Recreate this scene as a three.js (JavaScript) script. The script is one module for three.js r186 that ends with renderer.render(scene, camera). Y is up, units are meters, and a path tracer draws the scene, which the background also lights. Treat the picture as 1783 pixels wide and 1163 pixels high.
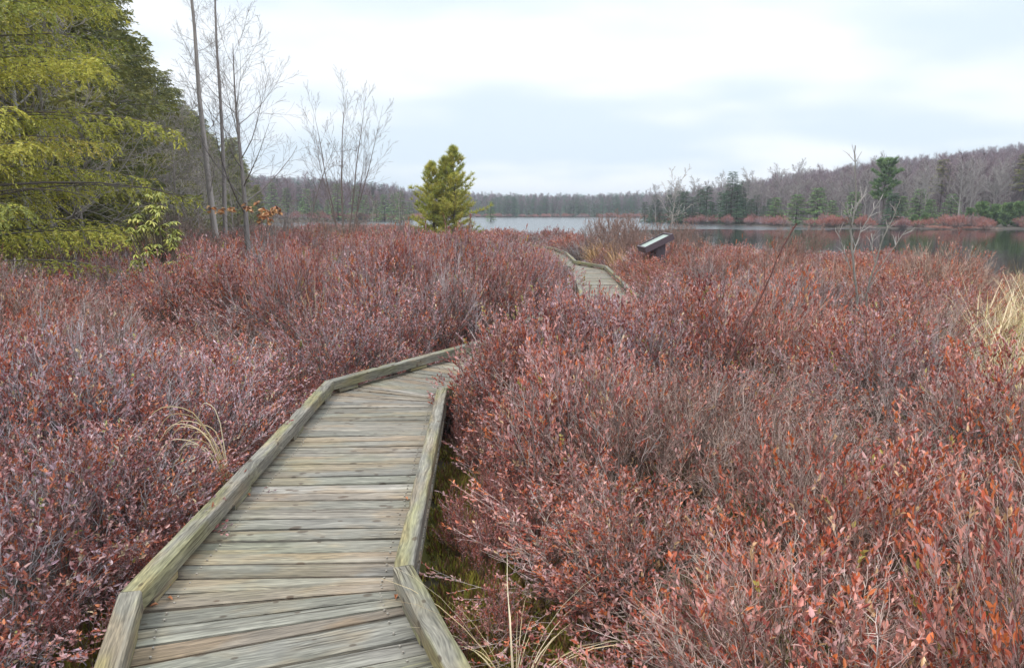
import * as THREE from 'three';

// ---------------------------------------------------------------- camera, sky, sun, exposure
const scene = new THREE.Scene();
const camera = new THREE.PerspectiveCamera(48.6, 1783 / 1163, 0.05, 3000);
camera.position.set(0, 1.65, 0);
camera.rotation.set(THREE.MathUtils.degToRad(-9.3), 0, 0);
const renderer = new THREE.WebGLRenderer({ antialias: true });
renderer.toneMapping = THREE.LinearToneMapping;
renderer.toneMappingExposure = 1.38;
renderer.shadowMap.enabled = true;
const SUN_DIR = new THREE.Vector3(-0.35, 0.85, 0.4).normalize();
const sun = new THREE.DirectionalLight(0xfff4e6, 1.5);
sun.position.copy(SUN_DIR).multiplyScalar(120);
sun.castShadow = true; sun.shadow.radius = 22;
sun.shadow.camera.left = -90; sun.shadow.camera.right = 90; sun.shadow.camera.top = 90; sun.shadow.camera.bottom = -90; sun.shadow.camera.far = 400;
sun.shadow.mapSize.set(2048, 2048);
scene.add(sun); scene.add(sun.target);
scene.fog = new THREE.FogExp2(0xd9e3ef, 0.00055);

// ---------------------------------------------------------------- seeded random numbers and noise
function RNG(s) { let a = s >>> 0; return () => { a = (a + 0x6D2B79F5) | 0; let t = Math.imul(a ^ (a >>> 15), 1 | a); t = (t + Math.imul(t ^ (t >>> 7), 61 | t)) ^ t; return ((t ^ (t >>> 14)) >>> 0) / 4294967296; }; }
const n2 = (x, y, z) => { const ix = Math.floor(x), iy = Math.floor(y), u = sm(x - ix), v = sm(y - iy); z = Math.round(z); return mix(mix(h3(ix, iy, z), h3(ix + 1, iy, z), u), mix(h3(ix, iy + 1, z), h3(ix + 1, iy + 1, z), u), v); }; // flat noise, z picks a layer
const f2 = (x, y, z, o = 4) => { let s = 0, a = 0.5, t = 0; for (let k = 0; k < o; k++) { s += a * n2(x, y, z + k * 31); t += a; a *= 0.5; x *= 2.03; y *= 2.03; } return s / t; };
const h3 = (x, y, z) => { let h = Math.imul(x, 374761393) ^ Math.imul(y, 668265263) ^ Math.imul(z, 2147483647 - 58); h = Math.imul(h ^ (h >>> 13), 1274126177); h = Math.imul(h ^ (h >>> 15), 2246822519); return ((h ^ (h >>> 16)) >>> 0) / 4294967296; };
const sm = (t) => t * t * (3 - 2 * t), mix = (a, b, t) => a + (b - a) * t, clamp = (x, a = 0, b = 1) => Math.min(b, Math.max(a, x)), sstep = (a, b, x) => sm(clamp((x - a) / (b - a)));
function vn(x, y, z = 0) {
  const ix = Math.floor(x), iy = Math.floor(y), iz = Math.floor(z), u = sm(x - ix), v = sm(y - iy), w = sm(z - iz), c = (a, b, d) => h3(ix + a, iy + b, iz + d);
  return mix(mix(mix(c(0, 0, 0), c(1, 0, 0), u), mix(c(0, 1, 0), c(1, 1, 0), u), v), mix(mix(c(0, 0, 1), c(1, 0, 1), u), mix(c(0, 1, 1), c(1, 1, 1), u), v), w);
}
const fbm = (x, y, z = 0, o = 4) => { let s = 0, a = 0.5, t = 0; for (let k = 0; k < o; k++) { s += a * vn(x, y, z + k * 7.3); t += a; a *= 0.5; x *= 2.03; y *= 2.03; } return s / t; };

// ---------------------------------------------------------------- sky: one even layer of thin cloud
{
  const W = 1024, H = 512, d = new Float32Array(W * H * 4);
  for (let r = 0; r < H; r++) for (let c = 0; c < W; c++) {
    const el = ((r + 0.5) / H - 0.5) * Math.PI, az = ((c + 0.5) / W - 0.5) * 2 * Math.PI, y = Math.sin(el), x = Math.cos(az) * Math.cos(el), z = Math.sin(az) * Math.cos(el);
    const k = 1 / (Math.max(y, 0) + 0.13), px = x * k, pz = z * k;
    const n = fbm(px * 1.0 + 11.3, pz * 1.35 + 4.2, 0.5, 5), n2 = fbm(px * 0.45 + 3.1, pz * 0.6 + 9.7, 3.5, 4);
    const grey = sstep(0.43, 0.62, n * 0.6 + n2 * 0.4) * 0.95, lift = 1 + 0.9 * sstep(0.2, 1, y);
    const i = (r * W + c) * 4;
    const base = [0.79, 0.825, 0.865], veil = [0.585, 0.68, 0.765];
    for (let q = 0; q < 3; q++) d[i + q] = mix(base[q], veil[q], grey) * lift;
    d[i + 3] = 1;
  }
  const t = new THREE.DataTexture(d, W, H, THREE.RGBAFormat, THREE.FloatType);
  t.mapping = THREE.EquirectangularReflectionMapping; t.magFilter = t.minFilter = THREE.LinearFilter; t.wrapS = THREE.RepeatWrapping; t.needsUpdate = true;
  scene.background = t; scene.environment = t;
}

// ---------------------------------------------------------------- helpers: mesh builder, tagging
class MB {
  constructor() { this.p = []; this.n = []; this.c = []; this.u = []; this.i = []; this.k = 0; }
  v(x, y, z, nx, ny, nz, c, u = 0, w = 0) { this.p.push(x, y, z); this.n.push(nx, ny, nz); this.c.push(c[0], c[1], c[2]); this.u.push(u, w); return this.k++; }
  geo() {
    const g = new THREE.BufferGeometry(), f = (n, a, s) => g.setAttribute(n, new THREE.BufferAttribute(new Float32Array(a), s));
    f('position', this.p, 3); f('normal', this.n, 3); f('color', this.c, 3); f('uv', this.u, 2); g.setIndex(this.i); return g;
  }
  tri(a, b, c) { this.i.push(a, b, c); }
  // a flat polygon given as points, fanned from its first one
  poly(pts, c, uvs) {
    const [a, b, d] = pts, n = nrm(cross(sub(b, a), sub(d, a))), k = pts.map((q, j) => this.v(q[0], q[1], q[2], n[0], n[1], n[2], c, uvs ? uvs[j][0] : 0, uvs ? uvs[j][1] : 0));
    for (let j = 2; j < k.length; j++) this.tri(k[0], k[j - 1], k[j]);
  }
  quad(pts, cols, uvs) { const n = nrm(cross(sub(pts[1], pts[0]), sub(pts[2], pts[0]))), k = pts.map((q, j) => this.v(q[0], q[1], q[2], n[0], n[1], n[2], cols[j], uvs[j][0], uvs[j][1])); this.tri(k[0], k[1], k[2]); this.tri(k[0], k[2], k[3]); }
  // a round tapering tube through points
  tube(pts, rad, sides, col, col2, tip = true) {
    let prev = null; const n = pts.length;
    for (let j = 0; j < n; j++) {
      const t = nrm(sub(pts[Math.min(j + 1, n - 1)], pts[Math.max(j - 1, 0)])), ref = Math.abs(t[1]) > 0.9 ? [1, 0, 0] : [0, 1, 0], a = nrm(cross(ref, t)), b = cross(t, a), ring = [];
      const c = col2 ? [0, 1, 2].map((q) => mix(col[q], col2[q], j / (n - 1))) : col;
      for (let s = 0; s < sides; s++) {
        const w = (s / sides) * Math.PI * 2, cs = Math.cos(w), sn = Math.sin(w), nx = a[0] * cs + b[0] * sn, ny = a[1] * cs + b[1] * sn, nz = a[2] * cs + b[2] * sn;
        ring.push(this.v(pts[j][0] + nx * rad[j], pts[j][1] + ny * rad[j], pts[j][2] + nz * rad[j], nx, ny, nz, c, (s / sides), pts[j][1]));
      }
      if (prev) for (let s = 0; s < sides; s++) { const e = (s + 1) % sides; this.tri(prev[s], prev[e], ring[s]); this.tri(prev[e], ring[e], ring[s]); }
      prev = ring;
    }
  }
  // a leaf: base point, direction, side vector, size; two halves folded along the midrib. fine = 4 triangles, else 2
  leaf(p, d, s, len, wid, col, fold = 0.25, fine = true) {
    const up = cross(s, d), f = fold * wid, q = (a, b, h) => [p[0] + d[0] * a + s[0] * b + up[0] * h, p[1] + d[1] * a + s[1] * b + up[1] * h, p[2] + d[2] * a + s[2] * b + up[2] * h];
    const B = q(0, 0, 0), T = q(len, 0, -f * 0.5);
    if (fine) { const l1 = q(len * 0.33, wid * 0.5, f), l2 = q(len * 0.7, wid * 0.38, f * 0.6), r1 = q(len * 0.33, -wid * 0.5, f), r2 = q(len * 0.7, -wid * 0.38, f * 0.6); this.poly([B, T, l2, l1], col); this.poly([B, r1, r2, T], col); }
    else { this.poly([B, T, q(len * 0.45, wid * 0.5, f)], col); this.poly([B, q(len * 0.45, -wid * 0.5, f), T], col); }
  }
  sliver(a, b, w, s, col) { this.poly([[a[0] - s[0] * w, a[1] - s[1] * w, a[2] - s[2] * w], [a[0] + s[0] * w, a[1] + s[1] * w, a[2] + s[2] * w], b], col); }
}
const sub = (a, b) => [a[0] - b[0], a[1] - b[1], a[2] - b[2]], add = (a, b, k = 1) => [a[0] + b[0] * k, a[1] + b[1] * k, a[2] + b[2] * k], cross = (a, b) => [a[1] * b[2] - a[2] * b[1], a[2] * b[0] - a[0] * b[2], a[0] * b[1] - a[1] * b[0]];
const nrm = (a) => { const l = Math.hypot(a[0], a[1], a[2]) || 1; return [a[0] / l, a[1] / l, a[2] / l]; };
const perp = (d, r) => nrm(cross(d, [r() - 0.5, r() - 0.5, r() - 0.5]));
const vary = (c, r, a = 0.25) => { const k = 1 + (r() - 0.5) * 2 * a; return [c[0] * k * (1 + (r() - 0.5) * a * 0.5), c[1] * k, c[2] * k * (1 + (r() - 0.5) * a * 0.5)]; };
const pick = (list, r) => { let t = r() * list.reduce((s, e) => s + e[0], 0); for (const e of list) if ((t -= e[0]) <= 0) return e[1]; return list[0][1]; };
const std = (o) => new THREE.MeshStandardMaterial({ side: THREE.DoubleSide, metalness: 0, ...o });
const count = {};
const numbered = (n) => { const k = count[n] = (count[n] ?? -1) + 1; return k ? n + '_' + String(k).padStart(3, '0') : n; };
const shade = (o) => { o.castShadow = o.receiveShadow = true; return o; };
function part(name, geo, mat, parent) { const m = shade(new THREE.Mesh(geo, mat)); m.name = name; parent.add(m); return m; }
function tag(o, label, category, group, kind) { Object.assign(o.userData, { label, category }); if (group) o.userData.group = group; if (kind) o.userData.kind = kind; return o; }
function thing(name, label, category, pos = [0, 0, 0], turn = 0, group) { const o = new THREE.Group(); o.name = numbered(name); o.position.set(...pos); o.rotation.y = turn; scene.add(o); return tag(o, label, category, group); }
function copyOf(src, pos, turn, scale, label) { const o = src.clone(); o.name = numbered(src.name.replace(/_\d{3}$/, '')); o.userData = { ...src.userData }; o.position.set(...pos); o.rotation.y = turn; if (scale) o.scale.set(...[].concat(scale, scale, scale).slice(0, 3)); if (label) o.userData.label = label; scene.add(o); return o; }
// world place seen along a photo column px at a given distance straight ahead
const X = (px, dist) => ((px - 891.5) / 1288) * dist;

// ---------------------------------------------------------------- procedural textures
function dataTex(W, H, fn, srgb = true) {
  const d = new Uint8Array(W * H * 4);
  for (let y = 0; y < H; y++) for (let x = 0; x < W; x++) { const c = fn(x / W, y / H), i = (y * W + x) * 4; for (let k = 0; k < 3; k++) d[i + k] = clamp(c[k] ?? c[0]) * 255; d[i + 3] = 255; }
  const t = new THREE.DataTexture(d, W, H); t.magFilter = THREE.LinearFilter; t.minFilter = THREE.LinearMipmapLinearFilter; t.generateMipmaps = true; t.wrapS = t.wrapT = THREE.RepeatWrapping; if (srgb) t.colorSpace = THREE.SRGBColorSpace; t.needsUpdate = true; return t;
}
// weathered softwood: u runs along the board (2 m), v across it (1 m, several boards' worth)
const woodKnots = []; { const r = RNG(77); for (let k = 0; k < 44; k++) woodKnots.push([r(), r(), 0.006 + 0.011 * r(), 0.5 + r()]); }
function woodAt(u, v) {
  let vv = v, kn = 0;
  for (const [ku, kv, s] of woodKnots) { let du = (u - ku) * 2, dv = v - kv; dv -= Math.round(dv); if (Math.abs(dv) > 0.1) continue; du -= Math.round(du / 2) * 2; if (Math.abs(du) > 0.28) continue; const q = Math.exp(-(du * du) / (s * s * 60) - (dv * dv) / (s * s * 9)); vv += q * dv * 0.7; const e = Math.hypot(du / 1.7, dv) / s; kn = Math.max(kn, 1 - sstep(0.55, 1.15, e)); }
  const tile = (f, a, b, c) => (u < 0.92 ? f(u * a, vv * b, c) : mix(f(u * a, vv * b, c), f((u - 1) * a, vv * b, c), sstep(0.92, 1, u)));
  const band = tile((x, y, z) => f2(x, y, z, 3), 2.4, 26, 1), fine = tile((x, y, z) => n2(x, y, z), 18, 190, 5), fib = tile((x, y, z) => n2(x, y, z), 60, 420, 8);
  const crack = sstep(0.80, 0.93, tile((x, y, z) => n2(x, y, z), 2.6, 150, 9)) * sstep(0.4, 0.65, tile((x, y, z) => n2(x, y, z), 5, 9, 12));
  const stain = tile((x, y, z) => f2(x, y, z, 4), 5, 7, 14), bleach = sstep(0.62, 0.8, tile((x, y, z) => f2(x, y, z, 3), 3, 34, 21));
  return { band, fine, fib, crack, stain, bleach, kn };
}
const WW = 1024, WH = 768, wcache = []; for (let y = 0; y < WH; y++) for (let x = 0; x < WW; x++) wcache.push(woodAt(x / WW, y / WH));
const wget = (u, v) => wcache[Math.min(WH - 1, Math.round(v * WH)) * WW + Math.min(WW - 1, Math.round(u * WW))];
const woodMap = dataTex(WW, WH, (u, v) => {
  const w = wget(u, v); let c = [0.555, 0.543, 0.508];
  const dk = 0.84 + 0.16 * w.band + 0.28 * (w.fine - 0.5) + 0.30 * (w.fib - 0.5);
  c = c.map((q) => q * dk);
  const warm = sstep(0.5, 0.72, w.stain); c = [c[0] * (1 + 0.05 * warm), c[1] * (1 - 0.01 * warm), c[2] * (1 - 0.08 * warm)];
  const cool = sstep(0.48, 0.3, w.stain); c = c.map((q) => q * (1 - 0.06 * cool));
  c = c.map((q, k) => mix(q, [0.76, 0.75, 0.71][k], 0.28 * w.bleach));
  c = c.map((q, k) => mix(q, [0.22, 0.20, 0.17][k], 0.6 * w.crack));
  return c.map((q, k) => mix(q, [0.34, 0.30, 0.26][k] * (0.8 + 0.4 * w.fine), 0.8 * w.kn));
});
const woodBump = dataTex(WW, WH, (u, v) => { const w = wget(u, v); return [0.35 + 0.25 * w.band + 0.22 * w.fine + 0.2 * w.fib - 0.5 * w.crack]; }, false);
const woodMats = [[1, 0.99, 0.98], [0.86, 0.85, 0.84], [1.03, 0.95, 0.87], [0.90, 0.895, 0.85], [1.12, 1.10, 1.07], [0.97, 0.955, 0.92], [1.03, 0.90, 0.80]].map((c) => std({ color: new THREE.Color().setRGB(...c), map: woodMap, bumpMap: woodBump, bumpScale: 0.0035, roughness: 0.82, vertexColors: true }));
const railMats = [[1.0, 0.99, 0.90], [0.97, 0.97, 0.90], [0.94, 0.96, 0.89]].map((c) => std({ color: new THREE.Color().setRGB(...c), map: woodMap, bumpMap: woodBump, bumpScale: 0.004, roughness: 0.85, vertexColors: true }));
const plantMat = std({ vertexColors: true, roughness: 0.62 });
const leafMat = std({ vertexColors: true, roughness: 0.36 });
const twigMat = std({ vertexColors: true, roughness: 0.85 });
const needleMat = new THREE.MeshPhysicalMaterial({ side: THREE.DoubleSide, vertexColors: true, roughness: 0.9, transmission: 0.35, thickness: 0 });
const barkBump = dataTex(256, 256, (u, v) => [0.5 * fbm(u * 12, v * 3, 1, 4) + 0.5 * vn(u * 40, v * 8, 3)], false);
const barkMat = std({ vertexColors: true, roughness: 0.9, bumpMap: barkBump, bumpScale: 0.02 });

// ---------------------------------------------------------------- the walk's plan: left and right kerb lines, station by station
const LK = [[0.35, 2.6], [-1.555, -2.80], [-1.68, -6.63], [-0.36, -8.80], [1.34, -14.1], [1.74, -21.3], [1.0, -23.8], [1.10, -29.3], [0.80, -32.8], [-0.6, -36.6]];
const RK = [[1.65, 2.3], [-0.475, -3.02], [-0.615, -6.35], [0.56, -8.30], [2.36, -13.9], [2.74, -21.6], [2.05, -23.9], [2.14, -29.4], [1.86, -33.0], [0.45, -37.0]];
const segD = (x, z, a, b) => { const dx = b[0] - a[0], dz = b[1] - a[1], t = clamp(((x - a[0]) * dx + (z - a[1]) * dz) / (dx * dx + dz * dz)); return Math.hypot(x - a[0] - dx * t, z - a[1] - dz * t); };
const MID = LK.map((l, k) => [(l[0] + RK[k][0]) / 2, (l[1] + RK[k][1]) / 2]);
function walkDist(x, z) { let d = 1e9; for (let k = 0; k < MID.length - 1; k++) d = Math.min(d, segD(x, z, MID[k], MID[k + 1])); return d - 0.56; } // distance outside the kerb centre line
const walkSide = (x, z) => { let best = 1e9, s = 1; for (let k = 0; k < MID.length - 1; k++) { const a = MID[k], b = MID[k + 1], d = segD(x, z, a, b); if (d < best) { best = d; s = Math.sign((b[0] - a[0]) * (z - a[1]) - (b[1] - a[1]) * (x - a[0])); } } return s; }; // +1 right of the walk

// ---------------------------------------------------------------- lake outline and land heights
const LAKE = [[-110, -118], [-60, -104], [-22, -98], [-8, -62], [2, -46], [9, -40], [12, -33], [12.8, -24], [15, -17.5], [34, -10], [70, 0], [170, 12], [230, -60], [140, -88], [64, -93], [46, -97], [37, -118], [33, -145], [31, -180], [44, -230], [52, -290], [40, -338], [0, -348], [-24, -330], [-18, -260], [-26, -200], [-42, -166], [-110, -158]];
const inPoly = (x, z, P) => { let c = false; for (let i = 0, j = P.length - 1; i < P.length; j = i++) if ((P[i][1] > z) !== (P[j][1] > z) && x < ((P[j][0] - P[i][0]) * (z - P[i][1])) / (P[j][1] - P[i][1]) + P[i][0]) c = !c; return c; };
const edgeD = (x, z, P) => { let d = 1e9; for (let i = 0, j = P.length - 1; i < P.length; j = i++) d = Math.min(d, segD(x, z, P[j], P[i])); return d; };
const lakeD = (x, z) => { const wob = (vn(x * 0.25, z * 0.25, 2) - 0.5) * 2.2, d = edgeD(x, z, LAKE); return (inPoly(x, z, LAKE) ? d : -d) + wob; }; // positive in the water
const WATER = -0.42;
function landH(x, z) {
  const d = lakeD(x, z); let y = -0.30 + 0.07 * (vn(x * 1.1, z * 1.1, 4) - 0.5) * (Math.hypot(x, z) < 60 ? 1 : 0.3);
  if (d > -1.5) y -= 0.9 * sstep(-1.5, 3, d) ;
  const behind = sstep(8, 90, -d);
  if (z < -60) {
    y += behind * 24 * Math.exp(-((x - 300) ** 2) / (2 * 122 ** 2) - ((z + 300) ** 2) / (2 * 125 ** 2));
    y += sstep(345, 640, -z) * (5 + 11 * clamp((110 - x) / 420));
    y += sstep(-40, -170, x) * sstep(-150, -260, z) * 8;
  }
  y += sstep(-26, -70, x) * 1.2 * sstep(-5, -60, z);
  return y;
}
// land sheet, finer near the walk
{
  const ax = [], az = []; const spread = (list, a, b, s) => { for (let q = a; q < b - 1e-6; q += s) list.push(q); };
  spread(ax, -1500, -400, 100); spread(ax, -400, -120, 20); spread(ax, -120, -14, 4); spread(ax, -14, -5, 0.6); spread(ax, -5, 7, 0.16); spread(ax, 7, 20, 0.7); spread(ax, 20, 120, 4); spread(ax, 120, 480, 15); spread(ax, 480, 1501, 102);
  spread(az, -1800, -700, 100); spread(az, -700, -360, 20); spread(az, -360, -60, 5); spread(az, -60, -24, 1.5); spread(az, -24, -9, 0.5); spread(az, -9, 2, 0.16); spread(az, 2, 30, 4); spread(az, 30, 400.1, 60);
  const m = new MB();
  for (const z of az) for (const x of ax) {
    const y = landH(x, z), e = 0.4, near = Math.abs(x) < 30 && z > -40, q = near ? e : 6, nx = landH(x - q, z) - landH(x + q, z), nz = landH(x, z - q) - landH(x, z + q), n = nrm([nx, 2 * q, nz]);
    const moss = near ? sstep(0.48, 0.6, fbm(x * 1.7, z * 1.7, 6, 3)) : 0, w = 0.7 + 0.6 * vn(x * 5, z * 5, 1);
    m.v(x, y, z, n[0], n[1], n[2], [mix(0.055, 0.13, moss) * w, mix(0.042, 0.125, moss) * w, mix(0.030, 0.03, moss) * w], x, z);
  }
  for (let j = 0; j < az.length - 1; j++) for (let i = 0; i < ax.length - 1; i++) { const a = j * ax.length + i, b = a + 1, c = a + ax.length, d = c + 1; m.tri(a, c, b); m.tri(b, c, d); }
  const g = shade(new THREE.Mesh(m.geo(), std({ vertexColors: true, roughness: 0.95 }))); g.name = 'ground'; scene.add(g); tag(g, 'dark peaty bog ground with moss under the shrubs', 'ground', null, 'structure');
}
// lake: wind-ruffled water far out and towards its middle, a calm lee near the bank
{
  const ripple = dataTex(512, 512, (u, v) => { const t = (f, a, b, z) => { const A = f(u * a, v * b, z), B = f((u - 1) * a, v * b, z), C = f(u * a, (v - 1) * b, z), D = f((u - 1) * a, (v - 1) * b, z), p = sstep(0.8, 1, u), q = sstep(0.8, 1, v); return mix(mix(A, B, p), mix(C, D, p), q); }; return [0.6 * t((x, y, z) => fbm(x, y, z, 4), 14, 26, 3) + 0.4 * t(vn, 40, 70, 5)]; }, false);
  ripple.repeat.set(1 / 9, 1 / 9);
  const still = ripple.clone(); still.repeat.set(1 / 14, 1 / 14); still.needsUpdate = true;
  const calm = std({ color: new THREE.Color().setRGB(0.012, 0.014, 0.012), roughness: 0.035, bumpMap: still, bumpScale: 0.006 }), wind = new THREE.MeshPhysicalMaterial({ side: THREE.DoubleSide, ior: 1.75, color: new THREE.Color().setRGB(0.03, 0.036, 0.04), roughness: 0.22 });
  const P = [], step = 4; for (let x = -120; x <= 236; x += step) for (let z = -356; z <= 20; z += step) { if (lakeD(x + 2, z + 2) > -6) P.push([x, z]); }
  const geo = new MB(), calmTri = [], windTri = [];
  const isWind = (x, z) => z < -92 - 5 * vn(x * 0.08, 3, 1) - 0.02 * x || x < 11 + 3 * vn(z * 0.2, 7, 1);
  for (const [x, z] of P) { const a = [[x, z], [x, z + step], [x + step, z + step], [x + step, z]].map(([p, q]) => geo.v(p, WATER, q, 0, 1, 0, [1, 1, 1], p, q)); (isWind(x + 2, z + 2) ? windTri : calmTri).push(a[0], a[1], a[2], a[0], a[2], a[3]); }
  geo.i = [...calmTri, ...windTri];
  const g = geo.geo(); g.addGroup(0, calmTri.length, 0); g.addGroup(calmTri.length, windTri.length, 1);
  const l = shade(new THREE.Mesh(g, [calm, wind])); l.name = 'lake'; scene.add(l); tag(l, 'grey lake, calm by the shrubs and wind-ruffled farther out', 'lake', null, 'structure');
}

// ---------------------------------------------------------------- boardwalk
const boardwalk = thing('boardwalk', 'weathered grey wooden plank boardwalk with kerb rails winding through the red shrubs', 'boardwalk');
{
  const r = RNG(5), lerp2 = (a, b, t) => [mix(a[0], b[0], t), mix(a[1], b[1], t)];
  const edge = (K, O, inset) => K.map((p, k) => { const d = nrm([O[k][0] - p[0], 0, O[k][1] - p[1]]); return [p[0] + d[0] * inset, p[1] + d[2] * inset]; });
  const LE = edge(LK, RK, -0.045), RE = edge(RK, LK, -0.045); // planks run just past the kerbs
  const lines = []; // pairs of end points, one per joint
  for (let k = 0; k < LE.length - 1; k++) {
    const d = nrm([MID[k + 1][0] - MID[k][0], 0, MID[k + 1][1] - MID[k][1]]), along = (p) => p[0] * d[0] + p[1] * d[2];
    const s0 = Math.max(along(LE[k]), along(RE[k])) + (k ? 0.16 : 0), s1 = Math.min(along(LE[k + 1]), along(RE[k + 1])) - 0.16;
    const at = (A, B, s) => { const a = along(A), b = along(B); return lerp2(A, B, (s - a) / (b - a)); };
    let s = s0; const cuts = [s0]; while (s < s1 - 0.2) { s += pick([[5, 0.128], [3, 0.14], [2, 0.115], [0.6, 0.175]], r); cuts.push(Math.min(s, s1)); }
    if (s1 - cuts[cuts.length - 1] > 0.05) cuts.push(s1);
    for (const c of cuts) lines.push({ l: at(LE[k], LE[k + 1], c), r: at(RE[k], RE[k + 1], c), fan: false });
    if (k < LE.length - 2) { // fan of tapered planks round the corner
      const d2 = nrm([MID[k + 2][0] - MID[k + 1][0], 0, MID[k + 2][1] - MID[k + 1][1]]), al2 = (p) => p[0] * d2[0] + p[1] * d2[2], t0 = Math.max(al2(LE[k + 1]), al2(RE[k + 1])) + 0.16;
      const at2 = (A, B, q) => { const a = al2(A), b = al2(B); return lerp2(A, B, (q - a) / (b - a)); };
      const path = (E) => [at(E[k], E[k + 1], cuts[cuts.length - 1]), E[k + 1], at2(E[k + 1], E[k + 2], t0)], len = (p) => [Math.hypot(p[1][0] - p[0][0], p[1][1] - p[0][1]), Math.hypot(p[2][0] - p[1][0], p[2][1] - p[1][1])];
      const pl = path(LE), pr = path(RE), ll = len(pl), lr = len(pr), n = Math.max(2, Math.round(Math.max(ll[0] + ll[1], lr[0] + lr[1]) / 0.13));
      const on = (p, L, t) => { const q = t * (L[0] + L[1]); return q < L[0] ? lerp2(p[0], p[1], q / L[0]) : lerp2(p[1], p[2], (q - L[0]) / L[1]); };
      for (let j = 1; j < n; j++) lines.push({ l: on(pl, ll, j / n), r: on(pr, lr, j / n), fan: true });
    }
  }
  const nailM = [], q = new THREE.Matrix4();
  for (let k = 0; k < lines.length - 1; k++) {
    const A = lines[k], B = lines[k + 1], lift = (r() - 0.5) * 0.006, sl = (r() - 0.5) * 0.004, gap = 0.005 + 0.0045 * r(), ov = (r() - 0.5) * 0.02, m = new MB();
    const u0 = r(), v0 = r() * 0.8, tone = vary([0.95, 0.95, 0.95], r, 0.2), tint = tone;
    const shrink = (p, qq, g) => { const d = nrm([qq[0] - p[0], 0, qq[1] - p[1]]); return [p[0] + d[0] * g, p[1] + d[2] * g]; };
    const c = [shrink(A.l, B.l, gap), shrink(A.r, B.r, gap), shrink(B.r, A.r, gap), shrink(B.l, A.l, gap)];
    const long = nrm([A.r[0] - A.l[0], 0, A.r[1] - A.l[1]]), wid = Math.hypot(A.l[0] - B.l[0], A.l[1] - B.l[1]);
    for (const e of [0, 3]) c[e] = [c[e][0] - long[0] * ov, c[e][1] - long[2] * ov];
    const cx = (c[0][0] + c[1][0] + c[2][0] + c[3][0]) / 4, cz = (c[0][1] + c[1][1] + c[2][1] + c[3][1]) / 4, in_ = (p, g) => { const L = Math.hypot(p[0] - cx, p[1] - cz); return [mix(p[0], cx, g / L * 1.6), mix(p[1], cz, g / L * 1.6)]; };
    const cross2 = nrm(cross(long, [0, 1, 0])), uv = (p) => [u0 + ((p[0] - A.l[0]) * long[0] + (p[1] - A.l[1]) * long[2]) / 2, v0 + ((p[0] - A.l[0]) * cross2[0] + (p[1] - A.l[1]) * cross2[2])];
    // top in a grid along the board, so that it can cup and bow a little and carry its own stains
    const N = 10, top = [];
    for (let j = 0; j <= N; j++) { const t = j / N, a = lerp2(c[0], c[1], t), b = lerp2(c[3], c[2], t), bow = 0.004 * Math.sin(t * 3 + k) + lift + sl * (t - 0.5);
      top.push([0, 0.05, 0.5, 0.95, 1].map((w) => { const p = lerp2(a, b, w), y = bow - (w === 0 || w === 1 ? 0.005 : 0) - (w === 0.5 ? 0.0012 : 0), al = sstep(0.5, 0.72, fbm(p[0] * 2.1, p[1] * 2.1, 31, 4)) * 0.3, st = 0.86 + 0.24 * fbm(p[0] * 5, p[1] * 5, 41, 3), id = m.v(p[0], y, p[1], 0, 1, 0, [tint[0] * st * mix(1, 0.80, al), tint[1] * st * mix(1, 0.90, al), tint[2] * st * mix(1, 0.60, al)], ...uv(p)); return id; })); }
    for (let j = 0; j < N; j++) for (let w = 0; w < 4; w++) { m.tri(top[j][w], top[j + 1][w], top[j][w + 1]); m.tri(top[j + 1][w], top[j + 1][w + 1], top[j][w + 1]); }
    const yb = -0.038, side = (a, b) => m.poly([[a[0], lift - 0.005, a[1]], [b[0], lift - 0.005, b[1]], [b[0], yb, b[1]], [a[0], yb, a[1]]], tint, [uv(a), uv(b), [uv(b)[0], uv(b)[1] + 0.04], [uv(a)[0], uv(a)[1] + 0.04]]);
    side(c[0], c[1]); side(c[1], c[2]); side(c[2], c[3]); side(c[3], c[0]);
    m.poly([[c[0][0], yb, c[0][1]], [c[1][0], yb, c[1][1]], [c[2][0], yb, c[2][1]], [c[3][0], yb, c[3][1]]], tint);
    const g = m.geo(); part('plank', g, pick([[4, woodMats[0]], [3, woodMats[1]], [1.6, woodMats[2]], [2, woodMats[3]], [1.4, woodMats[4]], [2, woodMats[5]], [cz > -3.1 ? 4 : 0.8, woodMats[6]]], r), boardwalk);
    if (cz > -10) for (const t of [0.13, 0.87]) for (const w of [0.25, 0.75]) { if (wid < 0.06) continue; const a = lerp2(c[0], c[1], t + (r() - 0.5) * 0.02), b = lerp2(c[3], c[2], t), p = lerp2(a, b, w + (r() - 0.5) * 0.1); nailM.push(q.makeTranslation(p[0], lift + 0.004, p[1]).clone()); }
  }
  const nails = new THREE.InstancedMesh(new THREE.CylinderGeometry(0.0045, 0.0045, 0.006, 8), std({ color: new THREE.Color().setRGB(0.36, 0.33, 0.29), roughness: 0.7, metalness: 0.3 }), nailM.length);
  nailM.forEach((a, k) => nails.setMatrixAt(k, a)); nails.name = 'nail_heads'; nails.userData.kind = 'stuff'; boardwalk.add(shade(nails));

  // kerb rails on spacer blocks, mitred at the corners
  const RW = 0.044, y0 = 0.046, y1 = 0.13;
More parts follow.
